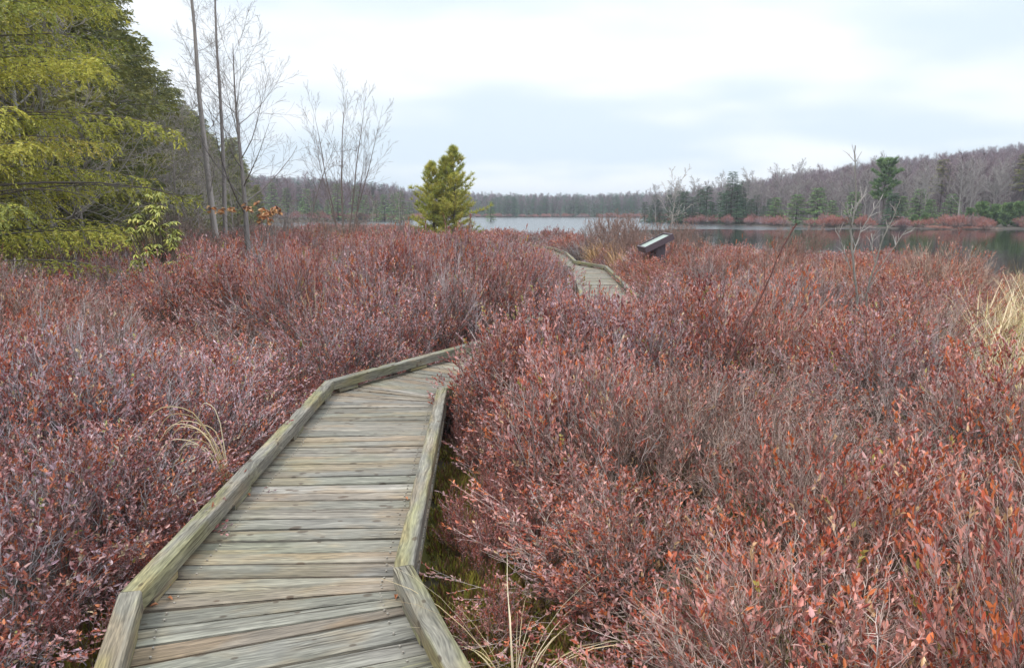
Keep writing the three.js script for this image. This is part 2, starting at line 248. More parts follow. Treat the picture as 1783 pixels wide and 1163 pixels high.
  function beam(K, k, hw, ya, yb, mat, name, rr) {
    const A = K[k], B = K[k + 1], d = nrm([B[0] - A[0], 0, B[1] - A[1]]), s = [-d[2], 0, d[0]], L = Math.hypot(B[0] - A[0], B[1] - A[1]);
    const cutAt = (p, o) => { if (!o) return (w) => 0; const e = nrm([o[0] - p[0], 0, o[1] - p[1]]), bis = nrm([d[0] + e[0] * 1, 0, d[2] + e[2] * 1]); const dn = bis[0] * s[0] + bis[2] * s[2], dd = bis[0] * d[0] + bis[2] * d[2]; return (w) => (-w * dn) / dd; };
    const prev = k > 0 ? [A[0] * 2 - K[k - 1][0], A[1] * 2 - K[k - 1][1]] : null, c0 = cutAt(A, prev), c1 = cutAt(B, K[k + 2] || null);
    const m = new MB(), N = Math.max(4, Math.round(L / (A[1] > -10 ? 0.05 : 0.2))), patch = (a, e) => { const g = sstep(0.42, 0.62, fbm(a * 2.2 + k * 9, e * 0.45 + K[0][0], 21, 4)), b = 0.72 + 0.5 * fbm(a * 7 + k * 5, e * 1.1, 22, 3); return [tint[0] * b * mix(0.95, 1.04, g), tint[1] * b * mix(0.94, 1.04, g), tint[2] * b * mix(0.98, 0.72, g)]; }, ch = 0.007, u0 = rr(), v0 = rr(), tint = vary([0.95, 0.95, 0.95], rr, 0.07), prof = [[-hw, ya], [-hw, yb - ch], [-hw + ch, yb], [-0.25 * hw, yb - 0.001], [0.3 * hw, yb - 0.0005], [hw - ch, yb], [hw, yb - ch], [hw, ya]];
    const rings = []; let per = [0]; for (let j = 1; j < prof.length; j++) per.push(per[j - 1] + Math.hypot(prof[j][0] - prof[j - 1][0], prof[j][1] - prof[j - 1][1]));
    for (let j = 0; j <= N; j++) { const t = j / N; rings.push(prof.map(([w, y], e) => { const a = mix(c0(w) + 0.0015, L + c1(w) - 0.0015, t), wob = e > 0 && e < 7 ? (vn(a * 6 + k * 11, e * 0.8, K[0][0] * 5) - 0.5) * 0.007 : 0, bite = (e === 2 || e === 5 || e === 1 || e === 6) && vn(a * 9 + k * 17, e > 3 ? 1 : 4, K[0][0] * 9) > 0.86 ? -0.006 : 0; return [A[0] + d[0] * a + s[0] * (w + wob * 0.5 + Math.sign(w) * bite), y + wob + bite, A[1] + d[2] * a + s[2] * (w + wob * 0.5 + Math.sign(w) * bite), a]; })); }
    for (let j = 0; j < N; j++) for (let e = 0; e < prof.length - 1; e++) { const q4 = [rings[j][e], rings[j + 1][e], rings[j + 1][e + 1], rings[j][e + 1]]; m.quad(q4, [patch(q4[0][3], e), patch(q4[1][3], e), patch(q4[2][3], e + 1), patch(q4[3][3], e + 1)], [[u0 + q4[0][3] / 2, v0 + per[e]], [u0 + q4[1][3] / 2, v0 + per[e]], [u0 + q4[2][3] / 2, v0 + per[e + 1]], [u0 + q4[3][3] / 2, v0 + per[e + 1]]]); }
    for (const ring of [rings[0], rings[N]]) m.poly(ring, tint.map((x) => x * 0.9), ring.map((p, e) => [u0 + 0.01 * prof[e][0], v0 + prof[e][1] * 2]));
    for (let j = 0; j < N; j++) m.poly([rings[j][0], rings[j][7], rings[j + 1][7], rings[j + 1][0]], tint, [[u0, v0], [u0, v0 + 0.1], [u0 + 0.1, v0 + 0.1], [u0 + 0.1, v0]]);
    return part(name, m.geo(), mat, boardwalk);
  }
  for (const K of [LK, RK]) for (let k = 0; k < K.length - 1; k++) {
    const rr = RNG(900 + k * 7 + (K === LK ? 0 : 300)); beam(K, k, RW, y0, y1, railMats[k % 3], 'kerb_rail', rr);
    const A = K[k], B = K[k + 1], L = Math.hypot(B[0] - A[0], B[1] - A[1]), n = Math.max(1, Math.round(L / 1.25));
    for (let j = 0; j <= n; j++) { const c = clamp(j / n, 0.16 / L + 0.02, 1 - 0.16 / L - 0.02), half = 0.12 + 0.03 * rr(), P = lerp2(A, B, c - half / L), Q = lerp2(A, B, c + half / L); beam([P, Q], 0, RW - 0.006, 0.0065, y0 - 0.0015, railMats[(k + j) % 3], 'spacer_block', rr); }
    // bearers under the deck and their short posts
    beam([lerp2(A, K === LK ? RK[k] : LK[k], 0.06), lerp2(B, K === LK ? RK[k + 1] : LK[k + 1], 0.06)], 0, 0.02, -0.19, -0.041, railMats[k % 3], 'bearer', rr);
    for (let j = 0; j < n; j++) { const p = lerp2(lerp2(A, B, (j + 0.5) / n), lerp2(K === LK ? RK[k] : LK[k], K === LK ? RK[k + 1] : LK[k + 1], (j + 0.5) / n), 0.11); const g = new THREE.BoxGeometry(0.09, 0.62, 0.09); g.translate(p[0], -0.37, p[1]); part('post', g, railMats[1], boardwalk); }
  }
}

// ================================================================ PLANTS: builders
const LEAF_REDS = [[3.8, [0.40, 0.115, 0.07]], [3, [0.25, 0.075, 0.07]], [4.8, [0.50, 0.26, 0.235]], [2, [0.48, 0.16, 0.065]], [3.8, [0.42, 0.27, 0.285]], [0.7, [0.52, 0.38, 0.24]], [0.15, [0.3, 0.27, 0.08]]];
const TWIGS = [[2.6, [0.22, 0.15, 0.135]], [3, [0.42, 0.345, 0.34]], [1.3, [0.12, 0.085, 0.07]], [2, [0.52, 0.455, 0.45]]];
// one clump of leatherleaf, about a metre tall: thin stems, arching side twigs, small leaves held along their upper parts
function clump(seed, o) {
  const r = RNG(seed), m = new MB(), lv = new MB();
  for (let s = 0; s < o.stems; s++) {
    const n = o.seg, a = r() * 6.283, q0 = Math.sqrt(r()), pts = [], dirs = [];
    // stems fan out of a narrow foot and end on the stool's domed outline
    const R0 = o.R * (1 + 0.22 * Math.sin(a * 2 + seed) + 0.14 * Math.sin(a * 5 + seed * 3)), H = Math.sqrt(1 - 0.8 * q0 * q0) * (0.80 + 0.3 * r()) * (r() < 0.08 ? 1.14 : 1), end = [Math.cos(a) * q0 * R0, H, Math.sin(a) * q0 * R0], f = o.R * 0.34 * Math.sqrt(r()), fa = a + (r() - 0.5) * 2, base = [Math.cos(fa) * f * (0.4 + q0), 0, Math.sin(fa) * f * (0.4 + q0)], ctl = [mix(base[0], end[0], 0.42), H * 0.62, mix(base[2], end[2], 0.42)];
    for (let k = 0; k <= n; k++) { const t = k / n, b = (x) => (1 - t) ** 2 * base[x] + 2 * t * (1 - t) * ctl[x] + t * t * end[x], w = k ? 0.035 : 0; pts.push([b(0) + (r() - 0.5) * w, b(1) + (r() - 0.5) * w, b(2) + (r() - 0.5) * w]); }
    for (let k = 0; k <= n; k++) dirs.push(nrm(sub(pts[Math.min(n, k + 1)], pts[Math.max(0, k - 1)])));
    const tc = vary(pick(TWIGS, r), r, 0.2);
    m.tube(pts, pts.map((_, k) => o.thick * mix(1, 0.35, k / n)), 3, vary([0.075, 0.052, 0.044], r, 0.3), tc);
    const leafy = r() < o.leafy;
    const deck = (pt, dir, len, first, kind) => { // a twig with leaves on alternate sides
      let q = pt, e = dir; const tp = [q], td = [e];
      for (let k = 0; k < o.tseg; k++) { e = nrm([e[0] + (r() - 0.5) * 0.3, e[1] + 0.16 * (r() - 0.1), e[2] + (r() - 0.5) * 0.3]); q = add(q, e, len / o.tseg); tp.push(q); td.push(e); }
      m.tube(tp, tp.map((_, k) => o.thick * 0.5 * mix(1, 0.5, k / o.tseg)), 3, vary(tc, r, 0.2));
      if (!kind) { if (o.fork) for (let k = 0; k < o.fork; k++) { const t = Math.floor(r() * o.tseg), f = nrm(add(td[t], perp(td[t], r), 0.8)); m.sliver(tp[t], add(tp[t], f, len * 0.45), o.thick * 0.4, perp(f, r), vary(tc, r, 0.25)); } return; }
      const N = Math.round(o.leaves * (0.7 + 0.6 * r())), hue = pick(LEAF_REDS, r); let side = perp(e, r);
      for (let k = 0; k < N; k++) {
        const t = mix(first, 1, (k + 0.5 * r()) / N) * o.tseg, i = Math.min(o.tseg - 1, Math.floor(t)), at = add(tp[i], sub(tp[i + 1], tp[i]), t - i), ax = td[i + 1];
        side = nrm(add(cross(ax, side), side, -0.35)); const ld = nrm([ax[0] * 0.9 + side[0] * 0.62, ax[1] * 0.9 + side[1] * 0.62 + 0.38, ax[2] * 0.9 + side[2] * 0.62]), w = nrm(cross(ld, add(ax, [r() - 0.5, r() - 0.5, r() - 0.5], 0.8)));
        lv.leaf(at, ld, w, o.ll * (0.6 + 0.7 * r()), o.lw * (0.7 + 0.6 * r()), vary(r() < 0.7 ? hue : pick(LEAF_REDS, r), r, 0.22), 0.2 + 0.3 * r(), o.fine);
      }
    };
    for (let b = 0; b < o.branches; b++) { const t = mix(o.from, 0.97, (b + r()) / o.branches) * n, i = Math.min(n - 1, Math.floor(t)), at = add(pts[i], sub(pts[i + 1], pts[i]), t - i), pd = perp(dirs[i], r); deck(at, nrm([dirs[i][0] + pd[0] * 0.75, dirs[i][1] + pd[1] * 0.75 + 0.1, dirs[i][2] + pd[2] * 0.75]), mix(0.26, 0.11, t / n) * (0.7 + 0.6 * r()) * o.reach, 0.22, leafy && r() < 0.9); }
    deck(pts[n], dirs[n], 0.09, 0.05, leafy);
  }
  const A = m.geo(), nS = m.i.length, off = m.k; m.p.push(...lv.p); m.n.push(...lv.n); m.c.push(...lv.c); m.u.push(...lv.u); for (const i of lv.i) m.i.push(i + off);
  const g = m.geo(); g.addGroup(0, nS, 0); if (lv.i.length) g.addGroup(nS, lv.i.length, 1); return g;
}
const CL = {
  edge: [1, 2].map((s) => clump(s, { stems: 26, R: 0.3, seg: 4, thick: 0.003, leafy: 0.84, branches: 5, from: 0.42, tseg: 3, leaves: 6, ll: 0.034, lw: 0.0135, fine: true, reach: 0.85, fork: 2 })),
  near: [3, 4, 5, 6].map((s) => clump(s, { stems: 120, R: 0.72, seg: 5, thick: 0.0034, leafy: 0.70, branches: 6, from: 0.5, tseg: 3, leaves: 6, ll: 0.034, lw: 0.0135, fine: true, reach: 1, fork: 2 })),
  nearTwig: [11, 12].map((s) => clump(s, { stems: 120, R: 0.72, seg: 5, thick: 0.0032, leafy: 0.26, branches: 7, from: 0.45, tseg: 3, leaves: 5, ll: 0.03, lw: 0.012, fine: true, reach: 1.05, fork: 3 })),
  mid: [21, 22, 23].map((s) => clump(s, { stems: 130, R: 0.85, seg: 4, thick: 0.0042, leafy: 0.74, branches: 6, from: 0.5, tseg: 2, leaves: 6, ll: 0.042, lw: 0.017, fine: false, reach: 1.05, fork: 2 })),
  midTwig: [31, 32].map((s) => clump(s, { stems: 130, R: 0.85, seg: 4, thick: 0.0042, leafy: 0.24, branches: 7, from: 0.45, tseg: 2, leaves: 5, ll: 0.038, lw: 0.015, fine: false, reach: 1.1, fork: 3 })),
  far: [41, 42].map((s) => clump(s, { stems: 90, R: 1.0, seg: 2, thick: 0.007, leafy: 0.82, branches: 5, from: 0.5, tseg: 1, leaves: 6, ll: 0.066, lw: 0.028, fine: false, reach: 1.3, fork: 1 })),
  farTwig: [51].map((s) => clump(s, { stems: 90, R: 1.0, seg: 2, thick: 0.007, leafy: 0.25, branches: 6, from: 0.42, tseg: 1, leaves: 4, ll: 0.055, lw: 0.022, fine: false, reach: 1.3, fork: 2 })),
};
const clumpMats = [twigMat, leafMat];
// a bare tree: trunk with its limbs in one part, fine branches in another
function grow(T, C, p, d, len, rad, lv, o, r) {
  const n = o.segs[lv], last = lv === o.segs.length - 1, pts = [p], dirs = [d], rs = [rad]; let q = p, e = d;
  for (let k = 0; k < n; k++) { const w = o.wob[lv]; e = nrm([e[0] + (r() - 0.5) * w + (o.pull?.[0] ?? 0) * 0.1, e[1] + (r() - 0.5) * w + o.up[lv], e[2] + (r() - 0.5) * w + (o.pull?.[1] ?? 0) * 0.1]); q = add(q, e, len / n); pts.push(q); dirs.push(e); rs.push(Math.max(o.minR, rad * mix(1, lv ? 0.25 : 0.07, ((k + 1) / n) ** 0.9))); }
  (lv <= o.body ? T : C).tube(pts, rs, [o.sides ?? 9, 5, 3, 3, 3][lv], vary(o.bark, r, 0.12), lv > 0 ? vary(o.twig, r, 0.2) : vary(o.bark, r, 0.12));
  if (last) return;
  const kids = o.kids[lv], roll0 = r() * 6.28;
  for (let k = 0; k < kids; k++) {
    const t = mix(o.start[lv], 0.98, (k + r() * 0.8) / kids), i = Math.min(n - 1, Math.floor(t * n)), at = add(pts[i], sub(pts[i + 1], pts[i]), t * n - i), ax = dirs[i], s1 = nrm(cross(ax, Math.abs(ax[1]) > 0.9 ? [1, 0, 0] : [0, 1, 0])), s2 = cross(ax, s1), roll = roll0 + k * 2.4 + (r() - 0.5) * 1.2, sd = add([s1[0] * Math.cos(roll), s1[1] * Math.cos(roll), s1[2] * Math.cos(roll)], s2, Math.sin(roll)), an = o.ang[lv] * (0.75 + 0.5 * r());
    const nd = nrm([ax[0] * Math.cos(an) + sd[0] * Math.sin(an), ax[1] * Math.cos(an) + sd[1] * Math.sin(an), ax[2] * Math.cos(an) + sd[2] * Math.sin(an)]);
    grow(T, C, at, nd, len * o.ratio[lv] * mix(1, o.tipLen ?? 0.45, (t - o.start[lv]) / (1 - o.start[lv])) * (0.7 + 0.6 * r()), Math.max(o.minR, rs[i] * (o.kidR?.[lv] ?? 0.5)), lv + 1, o, r);
  }
}
const BARK = { bark: [0.22, 0.19, 0.175], twig: [0.17, 0.135, 0.125] };
function bareTree(name, label, pos, seed, h, rad, o, group, turn = 0) {
  const t = thing(name, label, 'tree', pos, turn, group), T = new MB(), C = new MB(), r = RNG(seed), O = { minR: 0.003, body: 1, up: [0.05, 0.08, 0.06, 0.04], wob: [0.07, 0.22, 0.34, 0.4], segs: [12, 7, 5, 3], kids: [16, 8, 6], start: [0.3, 0.25, 0.2], ang: [0.85, 0.7, 0.65], ratio: [0.32, 0.45, 0.5], ...BARK, ...o };
  for (const [dx, dz, lean, hh, rr] of O.stems ?? [[0, 0, 0, 1, 1]]) grow(T, C, [dx, -0.15, dz], nrm([lean, 1, (r() - 0.5) * 0.06 + (O.leanZ ?? 0)]), h * hh, rad * rr, 0, O, r);
  part('trunk', T.geo(), barkMat, t); part('crown', C.geo(), twigMat, t); return t;
}
// conifers: whorls of branches carrying flat sprays (hemlock), stiff dark sprays (spruce) or needle tufts (pine)
const GREENS = { hemlock: [[4, [0.42, 0.42, 0.06]], [3, [0.53, 0.50, 0.08]], [2, [0.27, 0.30, 0.05]], [1, [0.56, 0.47, 0.10]]], dark: [[3, [0.065, 0.13, 0.07]], [2, [0.10, 0.175, 0.08]], [1, [0.05, 0.095, 0.05]]], pine: [[3, [0.49, 0.49, 0.08]], [2, [0.34, 0.38, 0.07]], [2, [0.58, 0.53, 0.11]]], fresh: [[3, [0.15, 0.26, 0.08]], [2, [0.21, 0.31, 0.10]], [1, [0.10, 0.18, 0.06]]], olive: [[3, [0.21, 0.215, 0.045]], [2, [0.29, 0.28, 0.06]], [2, [0.13, 0.15, 0.04]]] };
function conifer(name, label, pos, seed, o, group, turn = 0) {
  const t = thing(name, label, 'tree', pos, turn, group), T = new MB(), C = new MB(), r = RNG(seed), pal = GREENS[o.green], bark = o.bark ?? [0.11, 0.09, 0.075];
  for (const [lx, lz, lean, hs, rsc] of o.leaders ?? [[0, 0, 0, 1, 1]]) {
    const h = o.h * hs, n = 10, tp = []; for (let k = 0; k <= n; k++) tp.push([lx + lean * h * (k / n) ** 1.3 + (r() - 0.5) * 0.02 * h * (k % n ? 1 : 0), -0.2 + (h + 0.2) * (k / n), lz + (r() - 0.5) * 0.015 * h]);
    T.tube(tp, tp.map((_, k) => Math.max(0.008, o.trunk * mix(1, 0.06, k / n))), 7, bark);
    for (let b = 0; b < o.branches; b++) {
      const f = (b + r()) / o.branches, y = mix(o.base, 0.985, f ** (o.even ?? 0.9)), k = y * n, i = Math.min(n - 1, Math.floor(k)), at = add(tp[i], sub(tp[i + 1], tp[i]), k - i), az = b * 2.4 + r() * 1.2;
      const prof = o.profile ? o.profile(y) : (1 - (y - o.base) / (1 - o.base)) ** 0.8, L = Math.max(0.12, o.r * rsc * prof * (0.6 + 0.55 * r())), rise = mix(o.rise[0], o.rise[1], y) + (r() - 0.5) * 0.25;
      if (o.cut && r() < o.cut(y, az)) continue;
      let d = nrm([Math.cos(az), rise, Math.sin(az)]), q = at; const bp = [q], bd = [d], N = 5; for (let j = 0; j < N; j++) { d = nrm([d[0] + (r() - 0.5) * 0.2, d[1] - o.droop * (j / N) + (r() - 0.5) * 0.1, d[2] + (r() - 0.5) * 0.2]); q = add(q, d, L / N); bp.push(q); bd.push(d); }
      T.tube(bp, bp.map((_, j) => Math.max(0.003, o.limb * (L / o.r) * mix(1, 0.2, j / N))), 4, vary(o.limbCol ?? bark, r, 0.3));
      if (o.dead && r() < o.dead) { for (let j = 1; j < 9; j++) { const w = (j / 9) * N, ii = Math.floor(w), a0 = add(bp[ii], sub(bp[Math.min(N, ii + 1)], bp[ii]), w - ii), sd = nrm(add(bd[ii], perp(bd[ii], r), 1)); T.tube([a0, add(a0, sd, L * 0.14), add(a0, add(sd, [0, 0.3 * (r() - 0.5), 0]), L * 0.26)], [0.006, 0.004, 0.002], 3, vary([0.30, 0.28, 0.25], r, 0.2)); } continue; }
      const shoots = Math.max(3, Math.round(o.shoots * (0.35 + 0.65 * L / o.r))), hue = pick(pal, r);
      for (let j = 0; j < shoots; j++) {
        const w = mix(o.inner ?? 0.25, 1, (j + r()) / shoots) * N, ii = Math.min(N - 1, Math.floor(w)), a0 = add(bp[ii], sub(bp[ii + 1], bp[ii]), w - ii), ax = bd[ii + 1], sd = nrm(cross(ax, [0, 1, 0])), sg = j % 2 ? 1 : -1, col = () => vary(r() < 0.75 ? hue : pick(pal, r), r, 0.25);
        if (o.tuft) { // needle tufts at the twig ends
          const nd = nrm([ax[0] + sd[0] * sg * r(), ax[1] + 0.45 + 0.5 * r(), ax[2] + sd[2] * sg * r()]), tip = add(a0, nd, L * 0.12 * r());
          for (let e = 0; e < o.needles; e++) { const f2_ = nrm(add(nd, perp(nd, r), 0.3 + 0.9 * r())); C.sliver(tip, add(tip, f2_, o.nl * (0.7 + 0.6 * r())), o.nw, perp(f2_, r), col()); }
        } else {
          const fluff = o.fluff ?? 0, sl = o.shootLen * (0.5 + 0.7 * r()) * mix(1.15, 0.6, w / N); let sdx = nrm([ax[0] * 0.75 + sd[0] * sg, ax[1] * 0.75 - o.hang * r() + fluff * (r() - 0.5), ax[2] * 0.75 + sd[2] * sg]), s0 = a0; const flat = nrm(cross(sdx, [0.15 * (r() - 0.5), 1, 0.15 * (r() - 0.5)]));
          for (let e = 0; e < o.needles; e++) { sdx = nrm([sdx[0], sdx[1] - o.hang * 0.18, sdx[2]]); s0 = add(s0, sdx, sl / o.needles); const s3 = e % 2 ? 1 : -1, nd = nrm([sdx[0] * 0.8 + flat[0] * s3 * 0.7, sdx[1] * 0.8 + flat[1] * s3 * 0.7 - 0.12 * r(), sdx[2] * 0.8 + flat[2] * s3 * 0.7]); C.leaf(s0, fluff ? nrm(add(nd, perp(nd, r), fluff * 0.5)) : nd, fluff ? perp(nd, r) : nrm(cross(nd, [r() * 0.5 - 0.25, 1, r() * 0.5 - 0.25])), o.nl * (0.6 + 0.7 * r()), o.nw * (0.7 + 0.6 * r()), col(), 0.1, false); }
        }
      }
    }
  }
  part('trunk', T.geo(), barkMat, t); part('crown', C.geo(), o.thin ? needleMat : plantMat, t); return t;
}
// an arching grass tuft
function grassGeo(seed, n, h, spread, pal, w = 0.004) {
  const r = RNG(seed), m = new MB();
  for (let k = 0; k < n; k++) {
    const a = r() * 6.283, L = h * (0.55 + 0.6 * r()), lean = spread * (0.25 + r()), col = vary(pick(pal, r), r, 0.25), sd = [-Math.sin(a), 0, Math.cos(a)], N = 6, rr = 0.05 * r(); let p = [Math.cos(a) * rr, 0, Math.sin(a) * rr], d = nrm([Math.cos(a) * lean * 0.4, 1, Math.sin(a) * lean * 0.4]), prev = null;
    for (let j = 0; j <= N; j++) { const ww = w * mix(1, 0.15, j / N) * (0.6 + 0.8 * (k % 3) / 2), up = cross(sd, d), e = [m.v(p[0] - sd[0] * ww, p[1], p[2] - sd[2] * ww, up[0], up[1], up[2], col), m.v(p[0] + sd[0] * ww, p[1], p[2] + sd[2] * ww, up[0], up[1], up[2], col)]; if (prev) { m.tri(prev[0], prev[1], e[0]); m.tri(prev[1], e[1], e[0]); } prev = e; d = nrm([d[0] + Math.cos(a) * lean * 0.42 + (r() - 0.5) * 0.12, d[1] - 0.10 * lean * j, d[2] + Math.sin(a) * lean * 0.42 + (r() - 0.5) * 0.12]); p = add(p, d, L / N); }
  }
  return m.geo();
}
const STRAW = [[3, [0.55, 0.43, 0.24]], [2, [0.44, 0.32, 0.16]], [2, [0.62, 0.53, 0.35]], [0.6, [0.33, 0.29, 0.1]]];
const AMBER = [[3, [0.36, 0.20, 0.08]], [2, [0.44, 0.28, 0.12]], [1, [0.27, 0.15, 0.08]]];

// ================================================================ the shrub thicket
const MOUNDS = [[-2.2, -10.5, 2.0, 0.42], [-0.2, -12.8, 1.25, 0.34], [-4.5, -13, 2.2, 0.2], [0.45, -6.9, 0.9, 0.12], [1.5, -10.2, 1.5, -0.48], [7.3, -13.6, 2.2, 0.22], [5.0, -16, 2.2, 0.18], [3.0, -5.2, 1.2, 0.05], [2.0, -3.6, 1.0, 0.12], [-3.4, -5.2, 1.3, 0.08], [4.6, -8, 1.6, 0.12], [1.3, -9.0, 1.1, -0.28], [2.4, -13.0, 1.3, -0.32], [1.2, -17.5, 1.2, 0.1], [0.2, -20, 1.4, 0.2], [1.9, -11.6, 0.8, -0.35], [3.5, -17.2, 1.2, -0.3], [3.1, -15.2, 1.0, -0.2], [4.6, -9.6, 1.1, -0.28], [3.4, -12.0, 1.2, -0.15], [-2.05, -4.5, 0.6, -0.6], [-2.25, -7.2, 0.5, -0.3], [4.5, -6.3, 0.8, -0.4], [3.2, -8.2, 0.8, -0.35], [6.2, -9.5, 0.9, -0.4], [2.2, -5.6, 0.6, -0.3], [-4.2, -7.6, 0.8, -0.42], [-5.6, -10, 0.9, -0.4], [-3.3, -4.2, 0.6, -0.3], [5.5, -12, 0.9, -0.3], [-7.5, -13, 1.1, -0.35], [2.6, -4.3, 0.5, -0.3], [-2.9, -7.6, 0.9, -0.45], [-3.9, -8.7, 0.9, -0.35], [-2.6, -10.7, 1.5, 0.3], [-0.7, -10.5, 1.0, 0.3], [1.9, -4.9, 0.6, -0.45], [2.5, -6.4, 1.0, 0.25], [-4.6, -5.9, 1.0, 0.2], [-5.8, -8.2, 1.2, 0.22], [5.6, -7.6, 1.0, 0.25], [4.2, -10.8, 1.1, 0.22], [3.9, -4.6, 0.8, 0.15]];
// shrubs grow in domed stools: height above the nearest stool's centre, by cells
function dome(x, z, c) { const ix = Math.floor(x / c), iz = Math.floor(z / c); let a = 9, id = 0; for (let i = -1; i < 2; i++) for (let k = -1; k < 2; k++) { const cx = ix + i, cz = iz + k, d = Math.hypot((cx + 0.15 + 0.7 * h3(cx, cz, 11)) - x / c, (cz + 0.15 + 0.7 * h3(cx, cz, 12)) - z / c) / (0.75 + 0.5 * h3(cx, cz, 13)); if (d < a) { a = d; id = h3(cx, cz, 14); } } return [Math.sqrt(Math.max(0, 1 - a * a * 1.15)), id]; }
function topH(x, z) {
  const dist = Math.hypot(x, z), [dm, id] = dome(x, z, dist < 9 ? 2.6 : 3.4); let t = 0.13 + 0.60 * dm + 0.22 * (id - 0.5) + 0.4 * (fbm(x * 0.42, z * 0.42, 50, 3) - 0.5) + 0.3 * (vn(x * 1.6, z * 1.6, 51) - 0.5);
  if (dist < 5 && x > 0) t -= 0.02; if (dist < 5.5 && x < 0) t -= 0.08;
  for (const [mx, mz, mr, dh] of MOUNDS) { const q = ((x - mx) ** 2 + (z - mz) ** 2) / (mr * mr); if (q < 4) t += dh * Math.exp(-q * 1.4); }
  const wd = walkDist(x, z), right = walkSide(x, z) > 0, over = right && z < -5.7 && z > -9.2;
  if (z > -24) t = mix(-0.14, t, sstep(over ? -0.18 : z > -4.6 && right ? 0.4 : 0.14, over ? 0.35 : z > -4.6 && right ? 1.1 : 0.8, wd));
  t = mix(-0.2, t, sstep(0.2, 0.75, segD(x, z, [-0.12, -3.7], [0.42, -1.2])));
  t -= 0.24 * sstep(-26, -42, z);                                            // lower towards the lake
  if (x > 3) t -= 0.5 * sstep(-15.5, -25, z);
  if (x > 3.5) t = mix(t, 0.0, sstep(0.58, 0.67, x / Math.max(1, -z)) * sstep(-5.0, -6.0, z) * sstep(-14, -12, z));
  if (x > 8) { const e = x - (9.0 + 0.38 * Math.max(0, -z - 14)); t = mix(t, -0.08, sstep(-0.6, 0.9, e) * sstep(-7, -10, z)); } // wet sedge margin
  return t;
}
// where shrubs that can be told apart stand: [owner, x, z, radius x, radius z]
const BUSHES = [['mound', -1.7, -10.9, 2.5, 1.9], ['bend', -0.1, -13.1, 1.1, 2.2], ['overhang', 0.55, -7.0, 0.95, 1.25], ['rusty', 7.7, -14.0, 3.4, 2.4]];
const sets = {};
const SHR = RNG(4242);
function plantClump(owner, kind, x, y, z, h, wide, tint, tilt = 0.12) {
  const list = CL[kind], v = Math.floor(SHR() * list.length), key = owner + '|' + kind + '|' + v, q = new THREE.Quaternion().setFromEuler(new THREE.Euler((SHR() - 0.5) * 2 * tilt, SHR() * 6.283, (SHR() - 0.5) * 2 * tilt, 'XYZ'));
  (sets[key] ??= { geo: list[v], m: [], c: [] }); sets[key].m.push(new THREE.Matrix4().compose(new THREE.Vector3(x, y, z), q, new THREE.Vector3(wide, h, wide))); sets[key].c.push(new THREE.Color().setRGB(...tint));
}
function shrubTint(x, z, r) {
  const a = fbm(x * 0.35 + 40, z * 0.35, 70, 3) + (walkSide(x, z) < 0 ? 0.07 : x > 0.8 && z > -6 ? -0.06 : 0.02), b = fbm(x * 0.9, z * 0.9, 71, 2); let c = [1, 1, 1];
  c = c.map((q, k) => mix(q, [1.02, 1.11, 1.18][k], sstep(0.5, 0.66, a))); c = c.map((q, k) => mix(q, [1.06, 0.95, 0.85][k], sstep(0.50, 0.36, a)));
  const rust = Math.exp(-(((x - 7.2) / 1.9) ** 2 + ((z + 13.6) / 1.7) ** 2)); c = c.map((q, k) => mix(q, [1.25, 0.95, 0.66][k], rust * 0.7));
  const w = 0.86 + 0.3 * b + 0.22 * (r() - 0.5); return c.map((q) => q * w);
}
for (const [a, b, s, kinds, twigs] of [[0.9, 4.6, 0.66, 'near', 'nearTwig'], [4.6, 8, 0.70, 'near', 'nearTwig'], [8, 14, 0.85, 'mid', 'midTwig'], [14, 24, 0.95, 'mid', 'midTwig'], [24, 46, 1.2, 'far', 'farTwig'], [46, 112, 1.8, 'far', 'farTwig']]) {
  const wide = { 'near': 0.95, 'mid': 0.95, 'far': a > 40 ? 1.4 : 1 }[kinds];
  for (let z = 0.9; z > -b; z -= s) for (let x = -Math.min(b, 75); x < Math.min(b, 60); x += s) {
    const px = x + (SHR() - 0.5) * s, pz = z + (SHR() - 0.5) * s, d = Math.hypot(px, pz);
    if (d < a || d >= b || Math.abs(px) > 0.8 * Math.max(0, -pz) + 2.6) continue;
    if (d > 14 && lakeD(px, pz) > 0.2 || pz < -100 || px < -26 - 0.1 * pz && d > 24) continue;
    const wd = walkDist(px, pz), lean = walkSide(px, pz) > 0 && pz < -5.9 && pz > -9, size = 0.8 + 0.45 * SHR(), clear = lean ? 0.3 : pz > -4.6 && walkSide(px, pz) > 0 ? 0.75 : 0.52; if (wd < clear) continue;
    const fit = Math.min(size, (wd + (lean ? 0.34 : 0.06)) / 0.72); if (fit < 0.6) continue;
    const t = topH(px, pz) + 0.1 * (SHR() - 0.4), g = landH(px, pz), h = t - g; if (h < 0.22) continue; 
    let owner = d > 40 ? 'far' : walkSide(px, pz) > 0 ? 'right' : 'left'; for (const [o, bx, bz, rx, rz] of BUSHES) if (((px - bx) / rx) ** 2 + ((pz - bz) / rz) ** 2 < 1) owner = o;
    const tw = fbm(px * 0.7 + 20, pz * 0.7, 80, 3), kind = SHR() < 0.16 + 0.62 * sstep(0.50, 0.64, tw) ? twigs : kinds;
    plantClump(owner, kind, px, g - 0.02, pz, h * (0.86 + 0.3 * SHR()), wide * fit, shrubTint(px, pz, SHR));
  }
}
